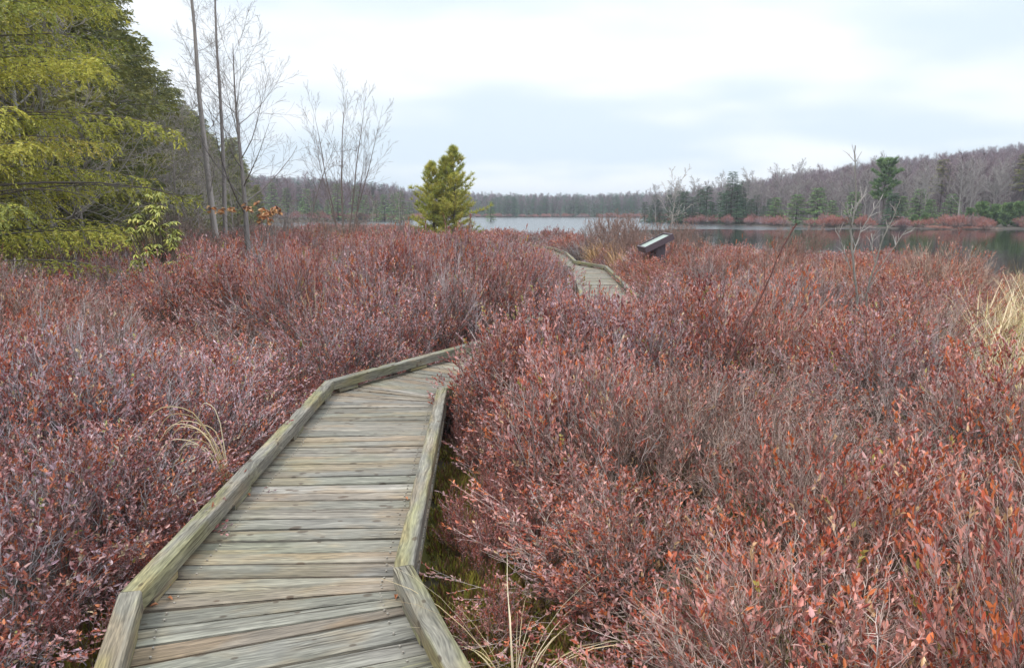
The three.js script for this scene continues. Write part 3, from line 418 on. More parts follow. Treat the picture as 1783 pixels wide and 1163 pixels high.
for (let z = 0.9; z > -24; z -= 0.27) for (let x = -5; x < 6; x += 0.27) { // smaller clumps close to the kerbs
  const px = x + (SHR() - 0.5) * 0.27, pz = z + (SHR() - 0.5) * 0.27, wd = walkDist(px, pz), right = walkSide(px, pz) > 0, over = right && pz < -5.9 && pz > -9; if (wd < (over ? 0.02 : pz > -4.6 && right ? 0.4 : 0.27) || wd > (pz > -4.6 && right ? 1.0 : 0.8) || Math.hypot(px, pz) < 0.9) continue;
  const t = topH(px, pz) + 0.1 * (SHR() - 0.4), g = landH(px, pz), h = t - g; if (h < 0.22) continue; let owner = right ? 'right' : 'left'; for (const [o, bx, bz, rx, rz] of BUSHES) if (((px - bx) / rx) ** 2 + ((pz - bz) / rz) ** 2 < 1) owner = o;
  plantClump(owner, 'edge', px, g - 0.02, pz, h, 0.9 + 0.35 * SHR(), shrubTint(px, pz, SHR));
}
// seedlings of the same shrub and moss beside the kerbs
for (let k = 0; k < 1700; k++) { const j = Math.floor(SHR() * 5), t = SHR(), right = SHR() < 0.5, K = right ? RK : LK, o = right ? LK : RK, p = [mix(K[j][0], K[j + 1][0], t), mix(K[j][1], K[j + 1][1], t)], d = nrm([p[0] - mix(o[j][0], o[j + 1][0], t), 0, p[1] - mix(o[j][1], o[j + 1][1], t)]), w = 0.09 + 0.6 * SHR(), x = p[0] + d[0] * w, z = p[1] + d[2] * w; if (walkDist(x, z) < 0.09 || vn(x * 2.2, z * 2.2, 90) < 0.42 || (right && z > -3.9 && SHR() < 0.6)) continue; plantClump(right ? 'right' : 'left', 'edge', x, landH(x, z), z, 0.2 + 0.16 * SHR(), 0.32, [0.95, 0.82, 0.8], 0.25); }
// shrub margin of the far bank
for (let k = 0; k < 5200; k++) { const x = -60 + 230 * SHR(), z = -360 + 275 * SHR(), d = lakeD(x, z); if (d > -0.2 || d < -17 || x < 28 && z > -150) continue; const h = 0.75 + 0.9 * vn(x * 0.3, z * 0.3, 95) + 0.3 * SHR(), tint = shrubTint(x * 0.3, z * 0.3, SHR).map((q, i) => q * [0.98, 0.95, 1.02][i]); plantClump('bank', SHR() < 0.25 ? 'farTwig' : 'far', x, landH(x, z) - 0.05, z, h, 1.0 + 0.5 * SHR(), tint); }
const OWNERS = {
  left: ['shrub_thicket', 'thicket of knee-high red-leaved bog shrubs along the moss-free outer curve of the boardwalk', 'shrubs', 'stuff'], right: ['shrub_thicket', 'thicket of red-leaved bog shrubs between the boardwalk and the calm water', 'shrubs', 'stuff'],
  far: ['shrub_thicket', 'low red shrubs spreading from the small green pine to the near lake shore', 'shrubs', 'stuff'], bank: ['shrub_thicket', 'low purplish red shrubs fringing the far bank below the wood', 'shrubs', 'stuff'],
  mound: ['leatherleaf_bush', 'tall dark-footed red leatherleaf bush behind the outer kerb where the walk bends', 'bush'], bend: ['leatherleaf_bush', 'rounded reddish leatherleaf bush hiding the edge of the far stretch of boardwalk', 'bush'], overhang: ['leatherleaf_bush', 'red leatherleaf bush leaning over the inner kerb rail and hiding the walk', 'bush'], rusty: ['leatherleaf_bush', 'rusty orange domed leatherleaf bush beside the calm water', 'bush'],
};
OWNERS.left[1] = 'thicket of red-leaved bog shrubs between the boardwalk and the hemlocks';
for (const o in OWNERS) { const [name, label, cat, kind] = OWNERS[o], g = thing(name, label, cat); if (kind) g.userData.kind = kind; for (const key in sets) if (key.startsWith(o + '|')) { const s = sets[key], im = new THREE.InstancedMesh(s.geo, clumpMats, s.m.length); s.m.forEach((m, k) => { im.setMatrixAt(k, m); im.setColorAt(k, s.c[k]); }); im.name = 'stems_and_leaves'; im.userData.kind = 'stuff'; g.add(shade(im)); } }
// moss cushions
{
  const r = RNG(61), m = new MB(); for (let k = 0; k < 46; k++) { const a = r() * 6.283, q = 0.07 * Math.sqrt(r()), p = [Math.cos(a) * q, -0.01, Math.sin(a) * q], d = nrm([Math.cos(a) * 0.6 * r(), 1, Math.sin(a) * 0.6 * r()]), hgt = 0.02 + 0.03 * r() * (1 - q * 8); for (let e = 0; e < 3; e++) { const f = nrm(add(d, perp(d, r), 0.7)); m.sliver(add(p, d, hgt * e / 3), add(p, add(d, f, 0.4), hgt * (0.6 + e / 3)), 0.006, perp(f, r), vary(pick([[2.5, [0.28, 0.265, 0.045]], [2, [0.18, 0.185, 0.04]], [1, [0.36, 0.30, 0.07]], [2.5, [0.22, 0.12, 0.06]]], r), r, 0.3)); } }
  const ms = []; for (let k = 0; k < 16000; k++) { const x = -4.4 + 7 * r(), z = -10 + 10 * r(), w = walkDist(x, z); if (w < 0.05 || w > 1.0 || (fbm(x * 1.7, z * 1.7, 6, 3) < 0.44 && segD(x, z, [-0.12, -3.9], [0.42, -1.2]) > 0.55)) continue; ms.push(new THREE.Matrix4().compose(new THREE.Vector3(x, landH(x, z) + 0.004, z), new THREE.Quaternion().setFromAxisAngle(new THREE.Vector3(0, 1, 0), r() * 6.28), new THREE.Vector3(0.8 + r(), 0.7 + 0.9 * r(), 0.8 + r()))); }
  const im = new THREE.InstancedMesh(m.geo(), plantMat, ms.length); ms.forEach((q, k) => im.setMatrixAt(k, q)); im.name = 'moss'; scene.add(shade(im)); tag(im, 'yellow-green moss cushions on the wet ground beside the kerb rails', 'moss', null, 'stuff');
}
// ================================================================ TREES AND OTHER THINGS
// --- the wood on the drier ground beyond the thicket
const LX = (px, d) => [X(px, d), landH(X(px, d), -d), -d];
const hemO = { h: 12.5, r: 4.7, base: 0.07, branches: 300, trunk: 0.2, limb: 0.03, rise: [0.14, 0.5], droop: 0.16, shoots: 50, shootLen: 0.8, hang: 0.35, fluff: 0.9, thin: true, needles: 22, nl: 0.085, nw: 0.03, green: 'hemlock', inner: 0.12, dead: 0.13, limbCol: [0.16, 0.14, 0.12], even: 0.95, profile: (y) => clamp(1.12 - 0.95 * y) * (0.75 + 0.4 * sstep(0.03, 0.2, y)) };
conifer('hemlock_tree', 'large yellow-green hemlock with long drooping boughs overhanging the red shrubs', LX(-95, 14.5), 301, hemO);
const hemB = conifer('hemlock_tree', 'olive-green hemlock in the wood behind the large overhanging hemlock', LX(120, 25), 302, { ...hemO, h: 14, r: 3.6, branches: 170, shoots: 22, needles: 9, nl: 0.22, nw: 0.085, green: 'olive', dead: 0.16 }, 'hemlocks of the wood');
const hemC = conifer('hemlock_tree', 'olive-green hemlock in the wood behind the large overhanging hemlock', LX(20, 22), 303, { ...hemO, h: 15, r: 3.9, branches: 170, shoots: 22, needles: 9, nl: 0.22, nw: 0.085, green: 'olive', dead: 0.16 }, 'hemlocks of the wood');
for (const [px, d, s, src, a] of [[150, 40, 0.98, hemB, 1], [205, 47, 0.98, hemC, 2], [250, 56, 1.0, hemB, 3], [322, 72, 0.9, hemC, 4], [348, 84, 0.92, hemB, 5], [375, 66, 0.42, hemB, 6], [60, 34, 1.05, hemB, 2.2], [-60, 26, 1, hemB, 4.4], [230, 36, 0.42, hemC, 1.5], [420, 92, 0.55, hemC, 0.4], [455, 100, 0.42, hemB, 2.9], [330, 58, 0.42, hemB, 0.9], [290, 48, 0.4, hemC, 3.3], [180, 27, 0.3, hemC, 5.3], [262, 38, 0.74, hemB, 0.2], [298, 41, 0.63, hemC, 2.4], [330, 45, 0.54, hemB, 4.1], [225, 33, 0.78, hemC, 5.9]]) copyOf(src, LX(px, d), a, [s, s, s], s < 0.6 ? 'short young hemlock growing below the tall olive hemlocks' : s < 0.8 ? 'middling olive hemlock before the grey bare trees, stepping down from the tall hemlocks' : null);
conifer('pine_tree', 'tufted dark pine rising at the lakeward end of the wood', LX(294, 62), 305, { h: 13, r: 2.6, base: 0.35, branches: 60, trunk: 0.18, limb: 0.04, rise: [0.1, 0.9], droop: 0.05, shoots: 14, needles: 12, nl: 0.22, nw: 0.018, tuft: true, green: 'olive' });
bareTree('birch_tree', 'slender pale-barked bare tree between the hemlock boughs', LX(57, 18), 310, 11, 0.075, { bark: [0.5, 0.49, 0.47], twig: [0.42, 0.40, 0.38], kids: [22, 7, 5], ratio: [0.2, 0.45, 0.5] });
const brushO = { bark: [0.30, 0.27, 0.25], twig: [0.36, 0.33, 0.31], kids: [20, 9, 6], start: [0.12, 0.2, 0.2], ratio: [0.40, 0.48, 0.5], ang: [1.0, 0.7, 0.6], minR: 0.007 };
const brush = bareTree('bare_tree', 'grey bare tree with crowded dead twigs among the hemlocks', LX(245, 40), 311, 7.6, 0.09, brushO, 'grey bare trees among the hemlocks');
for (const [px, d, s, a] of [[300, 36, 0.95, 1], [335, 42, 1.0, 2.5], [285, 34, 0.7, 4], [150, 22, 0.9, 0.6], [355, 50, 0.95, 5.2], [95, 19, 0.85, 3.1], [318, 30, 0.72, 1.9], [350, 33, 0.6, 3.7], [410, 60, 0.8, 0.3]]) copyOf(brush, LX(px, d), a, [s, s, s]);
// --- single trees standing in the thicket
bareTree('tall_bare_tree', 'taller and thicker of two straight bare trunks standing close together', LX(381, 28), 320, 15, 0.135, { kids: [34, 7, 5], start: [0.16, 0.2, 0.2], ratio: [0.10, 0.5, 0.5], kidR: [0.15, 0.5, 0.5], ang: [1.05, 0.7, 0.6], bark: [0.37, 0.34, 0.325], wob: [0.085, 0.26, 0.34, 0.4] }, null, 0.4);
bareTree('tall_bare_tree', 'thinner of two straight bare trunks standing close together', LX(396, 29), 321, 14, 0.10, { kids: [34, 7, 5], start: [0.16, 0.2, 0.2], ratio: [0.11, 0.5, 0.5], kidR: [0.17, 0.5, 0.5], ang: [1.0, 0.7, 0.6], bark: [0.34, 0.31, 0.30], pull: [0.06, 0], wob: [0.085, 0.26, 0.34, 0.4] });
bareTree('spreading_bare_tree', 'small grey bare tree with wide arching limbs beside the two straight trunks', LX(434, 20), 329, 6.4, 0.095, { stems: [[0, 0, 0.0, 1, 1]], kids: [17, 9, 7], start: [0.30, 0.15, 0.15], ratio: [0.46, 0.5, 0.45], kidR: [0.34, 0.42, 0.45], ang: [1.05, 0.65, 0.6], bark: [0.27, 0.245, 0.235], twig: [0.17, 0.14, 0.135], up: [0.05, 0.13, 0.08, 0.04], minR: 0.0028 });
bareTree('many_stemmed_tree', 'vase-shaped bare tree with many stems from one foot', LX(602, 40), 331, 8.6, 0.06, { stems: [[0, 0, 0.02, 1, 1.2], [0.12, 0, 0.16, 1, 1], [-0.1, 0.1, -0.13, 0.9, 0.9], [0.05, -0.1, 0.3, 0.92, 0.8], [-0.15, 0, -0.24, 0.7, 0.7], [0.1, 0.1, 0.42, 0.75, 0.7]], kids: [10, 6, 3], start: [0.25, 0.2, 0.2], ratio: [0.34, 0.45, 0.5], kidR: [0.3, 0.5, 0.5], ang: [0.55, 0.5, 0.5], up: [0.01, 0.06, 0.05, 0.04], wob: [0.13, 0.2, 0.3, 0.3], minR: 0.0045, bark: [0.2, 0.16, 0.145], twig: [0.19, 0.145, 0.13] });
bareTree('leaning_sapling', 'thin bare sapling leaning over beside the vase-shaped tree', LX(535, 34), 333, 5.6, 0.05, { pull: [0.5, 0], kids: [8, 5, 3], start: [0.3, 0.2, 0.2], ratio: [0.25, 0.45, 0.5], minR: 0.006, wob: [0.1, 0.2, 0.3, 0.3], up: [0, 0.05, 0.05, 0.05] });
const sapA = bareTree('slender_sapling', 'slender pale bare sapling standing beyond the brown twiggy shrubs', LX(650, 38), 334, 2.9, 0.03, { kids: [12, 6, 3], start: [0.25, 0.2, 0.2], ratio: [0.4, 0.45, 0.5], minR: 0.006, ang: [0.6, 0.6, 0.6], bark: [0.42, 0.39, 0.37] }, 'slender pale saplings');
for (const [px, d, s, a] of [[505, 30, 0.9, 2], [700, 46, 1.2, 4], [480, 26, 0.75, 1]]) copyOf(sapA, LX(px, d), a, [s, s, s]);
conifer('small_pine_tree', 'bushy yellow-green young pine with two leaders beside the lake shore', LX(779, 45), 340, { h: 5.8, r: 2.95, base: 0.03, branches: 110, trunk: 0.09, limb: 0.025, rise: [0.1, 0.9], droop: -0.14, shoots: 18, needles: 16, nl: 0.26, nw: 0.014, tuft: true, thin: true, green: 'pine', inner: 0.3, leaders: [[0.45, 0, 0.005, 1, 0.95], [-0.75, 0.2, -0.02, 0.84, 0.85], [-0.1, -0.4, 0.0, 0.9, 0.8]], profile: (y) => (1 - y) ** 0.85 * (0.86 + 0.14 * sstep(0.05, 0.3, y)) * (0.85 + 0.2 * Math.sin(y * 23 + 1)) + 0.03 });
{ // rhododendron
  const t = thing('rhododendron', 'rhododendron with drooping yellow-green leaf whorls at the edge of the hemlocks', 'shrub', LX(286, 12.6)), m = new MB(), s = new MB(), r = RNG(350);
  const tips = [[-0.55, 1.7, 0], [-0.25, 2.35, 0.1], [-0.1, 2.55, -0.2], [0.1, 2.3, 0.2], [0.2, 2.0, 0], [-0.4, 2.05, 0.3], [0.35, 1.75, 0.3], [0.05, 1.6, 0.45], [0.5, 1.35, 0.2], [0.7, 1.15, 0.35], [0.3, 1.25, 0.5], [-0.2, 1.4, 0.4], [0.62, 0.95, 0.55], [0.15, 1.0, 0.6], [-0.5, 1.25, 0.2], [-0.05, 2.0, 0.4], [0.4, 1.05, 0.1], [-0.3, 1.9, -0.3], [0.0, 1.8, -0.3], [0.82, 1.0, 0.1]];
  for (const b of tips) for (let w = 0; w < 11; w++) { const q = [b[0] + (r() - 0.5) * 0.3, b[1] + (r() - 0.5) * 0.26, b[2] + (r() - 0.5) * 0.4]; s.tube([[-0.15, -0.1, 0], [q[0] * 0.4, q[1] * 0.5, q[2] * 0.4], [q[0], q[1] - 0.05, q[2]]], [0.018, 0.013, 0.006], 4, [0.2, 0.16, 0.12]); const n = 9; for (let k = 0; k < n; k++) { const a = (k / n) * 6.283 + r() * 0.5, d = nrm([Math.cos(a), -0.25 - 0.7 * r(), Math.sin(a)]); m.leaf(q, d, nrm(cross(d, [0, 1, 0])), 0.135 * (0.75 + 0.5 * r()), 0.036, vary(pick([[3, [0.34, 0.35, 0.07]], [2, [0.44, 0.42, 0.11]], [2, [0.2, 0.23, 0.05]]], r), r, 0.2), 0.2, true); } }
  part('stems', s.geo(), twigMat, t); part('leaves', m.geo(), leafMat, t); t.scale.set(0.8, 0.86, 0.8);
}
{ // oak sapling still holding dry leaves
  const t = thing('oak_sapling', 'small oak sapling holding a few dry orange-brown leaves before the spreading bare tree', 'sapling', LX(455, 18)), m = new MB(), s = new MB(), r = RNG(352), hy = (py) => 1.65 - ((py - 370.6) / 1288) * 18 + 0.3, dx = (px) => ((px - 455) / 1288) * 18;
  const ends = [[383, 363], [393, 366], [414, 364], [434, 357], [442, 363], [462, 353], [455, 366], [458, 374], [467, 381], [476, 382], [478, 370], [493, 362], [484, 366], [471, 372]];
  for (const [px, py] of ends) { const e = [dx(px), hy(py), (r() - 0.5) * 0.7], mid = [e[0] * 0.45, mix(0.9, e[1], 0.5) - 0.08, e[2] * 0.4]; s.tube([[0.02, -0.1, 0], [0.03, 0.75, 0.02], mid, e], [0.018, 0.013, 0.008, 0.003], 4, [0.2, 0.17, 0.15]); for (let k = 0; k < 7; k++) { const a = r() * 6.283, d = nrm([Math.cos(a), -0.5 + 0.8 * (r() - 0.5), Math.sin(a)]), w = perp(d, r), col = vary(pick([[3, [0.46, 0.22, 0.09]], [2, [0.6, 0.36, 0.18]], [1, [0.3, 0.13, 0.06]]], r), r, 0.2); m.leaf(add(e, [(r() - 0.5) * 0.12, (r() - 0.5) * 0.12, (r() - 0.5) * 0.12]), d, w, 0.13, 0.075, col, 0.5, true); } }
  part('stems', s.geo(), twigMat, t); part('leaves', m.geo(), plantMat, t);
}
// --- saplings on the lake side
{ // grey forked sapling with a tall whip
  const d = 10.4, t = thing('grey_sapling', 'pale grey forked bare sapling with one tall whip beside the rusty bush', 'sapling', LX(1527, d)), m = new MB(), w = new MB(), r = RNG(360), P = (px, py, z = 0) => [((px - 1527) / 1288) * d, 1.65 - ((py - 370.6) / 1288) * d + 0.3, z];
  const line = (pts, r0, col, M = m) => { const q = []; for (let k = 0; k < pts.length - 1; k++) for (let e = 0; e < 3; e++) q.push(add(pts[k], sub(pts[k + 1], pts[k]), e / 3).map((x, i) => x + (k + e ? (r() - 0.5) * 0.014 : 0))); q.push(pts[pts.length - 1]); r0 *= 0.8; M.tube(q, q.map((_, k) => mix(r0, Math.max(0.004, r0 * 0.35), k / (q.length - 1))), 6, vary(col, r, 0.12)); return q; };
  const twigs = (pts, n, L) => { for (let k = 0; k < n; k++) { const i = 1 + Math.floor(r() * (pts.length - 2)), a = nrm(sub(pts[i + 1], pts[i])), e = nrm(add(add(a, perp(a, r), 0.9), [0, 0.35, 0])), p1 = add(pts[i], e, L * (0.4 + r() * 0.6)), p2 = add(p1, nrm(add(e, perp(e, r), 0.5)), L * 0.5 * r()); w.tube([pts[i], p1, p2], [0.0045, 0.0035, 0.0015], 4, vary([0.42, 0.39, 0.37], r, 0.2)); } };
  const G = [0.44, 0.42, 0.385];
  for (const [pts, r0, n] of [[[P(1500, 640), P(1497, 520), P(1481, 450, 0.05), P(1477, 400), P(1482, 350), P(1476, 300), P(1474, 258)], 0.022, 9], [[P(1478, 395), P(1464, 372, 0.1), P(1452, 352, 0.12)], 0.011, 3], [[P(1480, 372), P(1497, 347, -0.1), P(1504, 341, -0.12)], 0.01, 3], [[P(1510, 640), P(1508, 500, 0.1), P(1520, 430, 0.14), P(1528, 404, 0.15), P(1538, 380, 0.15), P(1545, 352, 0.2)], 0.017, 8], [[P(1484, 440), P(1500, 405, -0.12), P(1516, 378, -0.15), P(1540, 338, -0.2)], 0.011, 6], [[P(1499, 545), P(1515, 470, 0.2), P(1540, 425, 0.25), P(1556, 400, 0.25)], 0.011, 7], [[P(1515, 455, 0.12), P(1508, 425, 0.1), P(1512, 406, 0.1)], 0.008, 3], [[P(1482, 470), P(1470, 430, -0.1), P(1458, 395, -0.1)], 0.008, 4]]) twigs(line(pts, r0, G), n + 6, 0.17);
  part('trunk', m.geo(), barkMat, t); part('crown', w.geo(), twigMat, t);
}
{ // dark red whip rising from a grey stem
  const d = 4.7, t = thing('red_whip_sapling', 'grey stem forking into a long dark red leafless whip above the shrubs', 'sapling', LX(1236, d)), m = new MB(), w = new MB(), r = RNG(362), P = (px, py, z = 0) => [((px - 1236) / 1288) * d, 1.65 - ((py - 370.6) / 1288) * d + 0.3, z];
  const bend = (pts, jit) => { const c = new THREE.CatmullRomCurve3(pts.map((p) => new THREE.Vector3(...p))); return c.getPoints(18).map((p, k) => [p.x + (r() - 0.5) * jit, p.y, p.z + (r() - 0.5) * jit]); };
  const A = bend([P(1222, 860), P(1236, 770), P(1262, 700, -0.02), P(1284, 632, -0.05)], 0.006), B = bend([P(1284, 632, -0.05), P(1310, 580, -0.1), P(1345, 515, -0.15), P(1378, 440, -0.2), P(1407, 393, -0.24)], 0.008), C = bend([P(1282, 640, -0.05), P(1262, 580, 0.02), P(1232, 525, 0.06), P(1210, 495, 0.08)], 0.006), D = bend([P(1348, 508, -0.15), P(1345, 470, -0.15), P(1342, 446, -0.14)], 0.003), F = bend([P(1266, 690, -0.02), P(1290, 660, 0.05), P(1318, 640, 0.1)], 0.004);
  m.tube(A, A.map((_, k) => mix(0.011, 0.007, k / 18)), 6, [0.40, 0.34, 0.31]); w.tube(B, B.map((_, k) => mix(0.0078, 0.0045, k / 18)), 6, [0.10, 0.04, 0.035]); w.tube(C, C.map((_, k) => mix(0.004, 0.0016, k / 18)), 5, [0.2, 0.1, 0.09]); w.tube(D, D.map((_, k) => mix(0.003, 0.0015, k / 18)), 5, [0.16, 0.06, 0.05]); m.tube(F, F.map((_, k) => mix(0.005, 0.0016, k / 18)), 5, [0.44, 0.4, 0.38]);
  for (let k = 3; k < 18; k += 2) { const p = B[k]; w.tube([p, add(p, [(r() - 0.5) * 0.03, 0.02, (r() - 0.5) * 0.03])], [0.004, 0.0015], 4, [0.18, 0.06, 0.05]); }
  part('stem', m.geo(), barkMat, t); part('whip', w.geo(), twigMat, t);
}
{ // taller bare stems poking out of the thicket beside the walk
  const spot = [[1085, 3.6, 3, 0.62], [940, 3.9, 5, 0.55], [1060, 4.6, 7, 0.7], [1170, 5.6, 9, 0.6]], src = bareTree('wispy_sapling', 'tall thin bare stem poking out of the red shrubs beside the boardwalk', LX(spot[0][0], spot[0][1]), 370, 1.25, 0.008, { kids: [5, 3, 2], start: [0.4, 0.3, 0.3], ratio: [0.4, 0.45, 0.4], ang: [0.45, 0.5, 0.5], minR: 0.0016, bark: [0.36, 0.29, 0.26], twig: [0.42, 0.36, 0.35], sides: 6, wob: [0.16, 0.2, 0.3, 0.3] }, 'thin bare stems poking out of the shrubs');
  for (const [px, d, a, s] of spot.slice(1)) copyOf(src, LX(px, d), a, [s + 0.3, s + 0.3, s + 0.3]);
}
const shoreSap = bareTree('shore_sapling', 'small white bare sapling on the near lake shore', LX(1166, 34), 372, 3.6, 0.035, { kids: [9, 5, 3], start: [0.3, 0.2, 0.2], ratio: [0.42, 0.45, 0.5], minR: 0.007, bark: [0.5, 0.47, 0.44], twig: [0.48, 0.44, 0.41], pull: [0.05, 0] });
// --- tall twiggy shrubs without leaves
const bushO = (c) => ({ stems: Array.from({ length: 16 }, (_, k) => { const a = k * 2.4, q = 0.05 + 0.035 * k; return [Math.cos(a) * q, Math.sin(a) * q, Math.cos(a) * 0.3, 0.65 + 0.35 * ((k * 7) % 5) / 4, 1]; }), kids: [7, 4, 3], segs: [5, 4, 3, 2], body: 0, start: [0.25, 0.2, 0.2], ratio: [0.42, 0.5, 0.5], ang: [0.5, 0.5, 0.5], minR: 0.0045, sides: 4, leanZ: 0.02, ...c, up: [0.06, 0.1, 0.06, 0.04] });
const alder = bareTree('twiggy_shrub', 'tall leafless brown shrub behind the far bend of the boardwalk', LX(1075, 27), 380, 1.95, 0.011, bushO({ bark: [0.22, 0.14, 0.11], twig: [0.34, 0.22, 0.19] }), 'tall leafless shrubs behind the bend');
for (const [px, d, s, a] of [[1110, 28, 0.95, 1], [1145, 26, 0.85, 2], [1045, 30, 0.9, 3], [1180, 27, 0.82, 4], [1090, 33, 1.0, 5], [1205, 30, 0.8, 6], [1020, 34, 0.85, 2.5], [1060, 24, 0.62, 3.5], [1130, 23, 0.66, 0.6], [1370, 24, 0.78, 0.7], [1400, 26, 0.8, 2.1]]) copyOf(alder, LX(px, d), a, [s, s, s], px > 1300 ? 'tall leafless brown shrub between the rusty bush and the calm water' : null);
const heath = bareTree('leafless_shrub', 'grey-brown leafless shrub among the trunks of the bare trees', LX(330, 26), 381, 1.9, 0.011, bushO({ bark: [0.20, 0.15, 0.12], twig: [0.33, 0.25, 0.22] }), 'leafless shrubs under the bare trees');
for (const [px, d, s, a] of [[360, 24, 0.9, 1], [300, 23, 0.85, 2], [410, 30, 1, 3], [455, 27, 0.85, 4], [490, 30, 0.9, 5], [530, 32, 0.95, 6], [570, 34, 1, 1.5], [610, 36, 1.05, 2.5], [640, 33, 0.75, 3.5], [560, 26, 0.7, 4.5], [500, 24, 0.66, 5.5], [345, 31, 1.1, 0.5], [260, 21, 0.8, 1.2], [200, 18, 0.75, 2.2], [150, 17, 0.75, 3.2], [90, 16, 0.7, 4.2], [30, 15, 0.72, 5.2], [240, 17, 0.6, 0.2], [690, 40, 0.9, 2.8], [720, 38, 0.75, 1.8], [815, 40, 0.8, 4.8], [585, 30, 0.75, 0.8], [380, 20, 0.62, 2.6]]) copyOf(heath, LX(px, d), a, [s, s, s], px < 280 ? 'grey-brown leafless shrub at the foot of the hemlock boughs' : px > 680 ? 'grey-brown leafless shrub beside the young two-leadered pine' : px > 480 ? 'grey-brown leafless shrub around the foot of the vase-shaped tree' : null);
// --- grasses
const tuft = (label, px, d, seed, n, h, sp, pal, w, y = 0, group) => { const o = shade(new THREE.Mesh(grassGeo(seed, n, h, sp, pal, w), plantMat)); o.name = numbered('grass_tuft'); const [x, gy, z] = LX(px, d); o.position.set(x, gy + y, z); scene.add(o); return tag(o, label, 'grass', group); };
{ // bent blades against the rail
  const m = new MB(), r = RNG(401); for (let k = 0; k < 11; k++) { const L = 0.55 + 0.3 * r(), to = -0.1 - 0.26 * r(), zz = (r() - 0.5) * 0.3, dr = 0.02 + 0.16 * r(), P = [[(r() - 0.5) * 0.05, 0, (r() - 0.5) * 0.05], [to * 0.12, L * 0.5, zz * 0.3], [to * 0.5, L * 0.9, zz * 0.7], [to, L * 0.95, zz], [to * 1.35, L * 0.95 - dr, zz * 1.2]], c = new THREE.CatmullRomCurve3(P.map((p) => new THREE.Vector3(...p))).getPoints(12).map((p) => [p.x, p.y, p.z]); m.tube(c, c.map((_, e) => mix(0.0045, 0.0015, e / 12)), 4, vary(pick(STRAW, r), r, 0.2)); }
  const o = shade(new THREE.Mesh(m.geo(), plantMat)); o.name = numbered('grass_tuft'); o.position.set(-1.76, -0.28, -4.4); scene.add(o); tag(o, 'tuft of long bent straw-coloured grass against the outer kerb rail', 'grass');
}
tuft('wispy straw-coloured grass tuft in the moss beside the angled kerb', 895, 2.72, 402, 30, 0.72, 0.95, STRAW, 0.0035);
tuft('pale broken grass stalks before the dark foot of the tall red bush', 512, 7.2, 403, 14, 0.85, 0.5, STRAW, 0.005);
tuft('feathery straw grass growing up through the tall red bush', 545, 8.6, 404, 26, 1.25, 0.35, STRAW, 0.004);
tuft('small tan grass tuft below the hemlock boughs', 50, 12.5, 405, 40, 1.1, 0.5, STRAW, 0.005); 
const gold = tuft('golden sedge clump at the foot of the rusty bush', 1745, 8.6, 406, 70, 0.95, 0.7, STRAW, 0.005, 0, 'golden sedge clumps by the rusty bush');
{ const r = RNG(407); for (let k = 0; k < 64; k++) { const d = 5.6 + 12 * r(), px = d < 8.5 ? 1730 + 90 * r() : 1695 + 160 * r(); copyOf(gold, LX(px, d), r() * 6, (d > 10 ? 0.65 : 0.95) + 0.5 * r()); } }
const amber = tuft('amber sedge clump beside the outer kerb of the far bend', 1042, 24, 408, 60, 1.1, 0.5, AMBER, 0.009, 0, 'amber sedge clumps at the far bend');
{ const r = RNG(409); for (let k = 0; k < 16; k++) { const z = -17.5 - 8.5 * r(); const o = copyOf(amber, [3.0 + 0.7 * r() + (z < -22 ? -0.4 : 0), landH(3, z), z], r() * 6, 0.7 + 0.4 * r()); } }
const amberL = tuft('amber grass clump under the leafless shrubs near the vase-shaped tree', 545, 27, 410, 60, 1.35, 0.4, AMBER, 0.009, 0, 'amber grass under the leafless shrubs'); { const r = RNG(411); for (let k = 0; k < 12; k++) copyOf(amberL, LX(500 + 110 * r(), 24 + 8 * r()), r() * 6, 0.8 + 0.3 * r()); }

// --- information board beside the walk
{
  const t = thing('information_board', 'sloping information board on two dark purple-brown legs beside the far boardwalk', 'sign', [3.47, -0.26, -18], 0.03), frame = std({ color: new THREE.Color().setRGB(0.085, 0.06, 0.075), roughness: 0.55 }), leg = std({ color: new THREE.Color().setRGB(0.10, 0.075, 0.09), roughness: 0.6 }), face = std({ color: new THREE.Color().setRGB(0.34, 0.41, 0.36), roughness: 0.35 });
  const top = new THREE.Group(); top.name = 'panel'; top.position.set(0, 1.26, 0); top.rotation.z = 0.40; t.add(top);
  const bx = (w, h, d, x, y, z) => { const g = new THREE.BoxGeometry(w, h, d); g.translate(x, y, z); return g; };
  part('face', bx(0.80, 0.02, 1.06, 0, 0.035, 0), face, top); part('backing_board', bx(0.80, 0.03, 1.06, 0, 0.004, 0), frame, top);
  for (const s of [-1, 1]) { part('frame_bar', bx(0.88, 0.15, 0.045, 0, 0.005, s * 0.553), frame, top); part('frame_bar', bx(0.045, 0.15, 1.06, s * 0.4225, 0.005, 0), frame, top); }
  for (const s of [-1, 1]) { const sh = new THREE.Shape([[0.0, -0.1], [0.26, -0.1], [0.26, 1.29], [0.0, 1.18]].map((q) => new THREE.Vector2(...q))), g = new THREE.ExtrudeGeometry(sh, { depth: 0.05, bevelEnabled: true, bevelSize: 0.004, bevelThickness: 0.004, bevelSegments: 1 }); g.translate(-0.06, 0, s * 0.42 - 0.025); part('leg', g, leg, t); }
  part('crossbar', bx(0.05, 0.09, 0.78, 0.05, 0.85, 0), leg, t); t.scale.set(0.82, 0.95, 0.8);
}
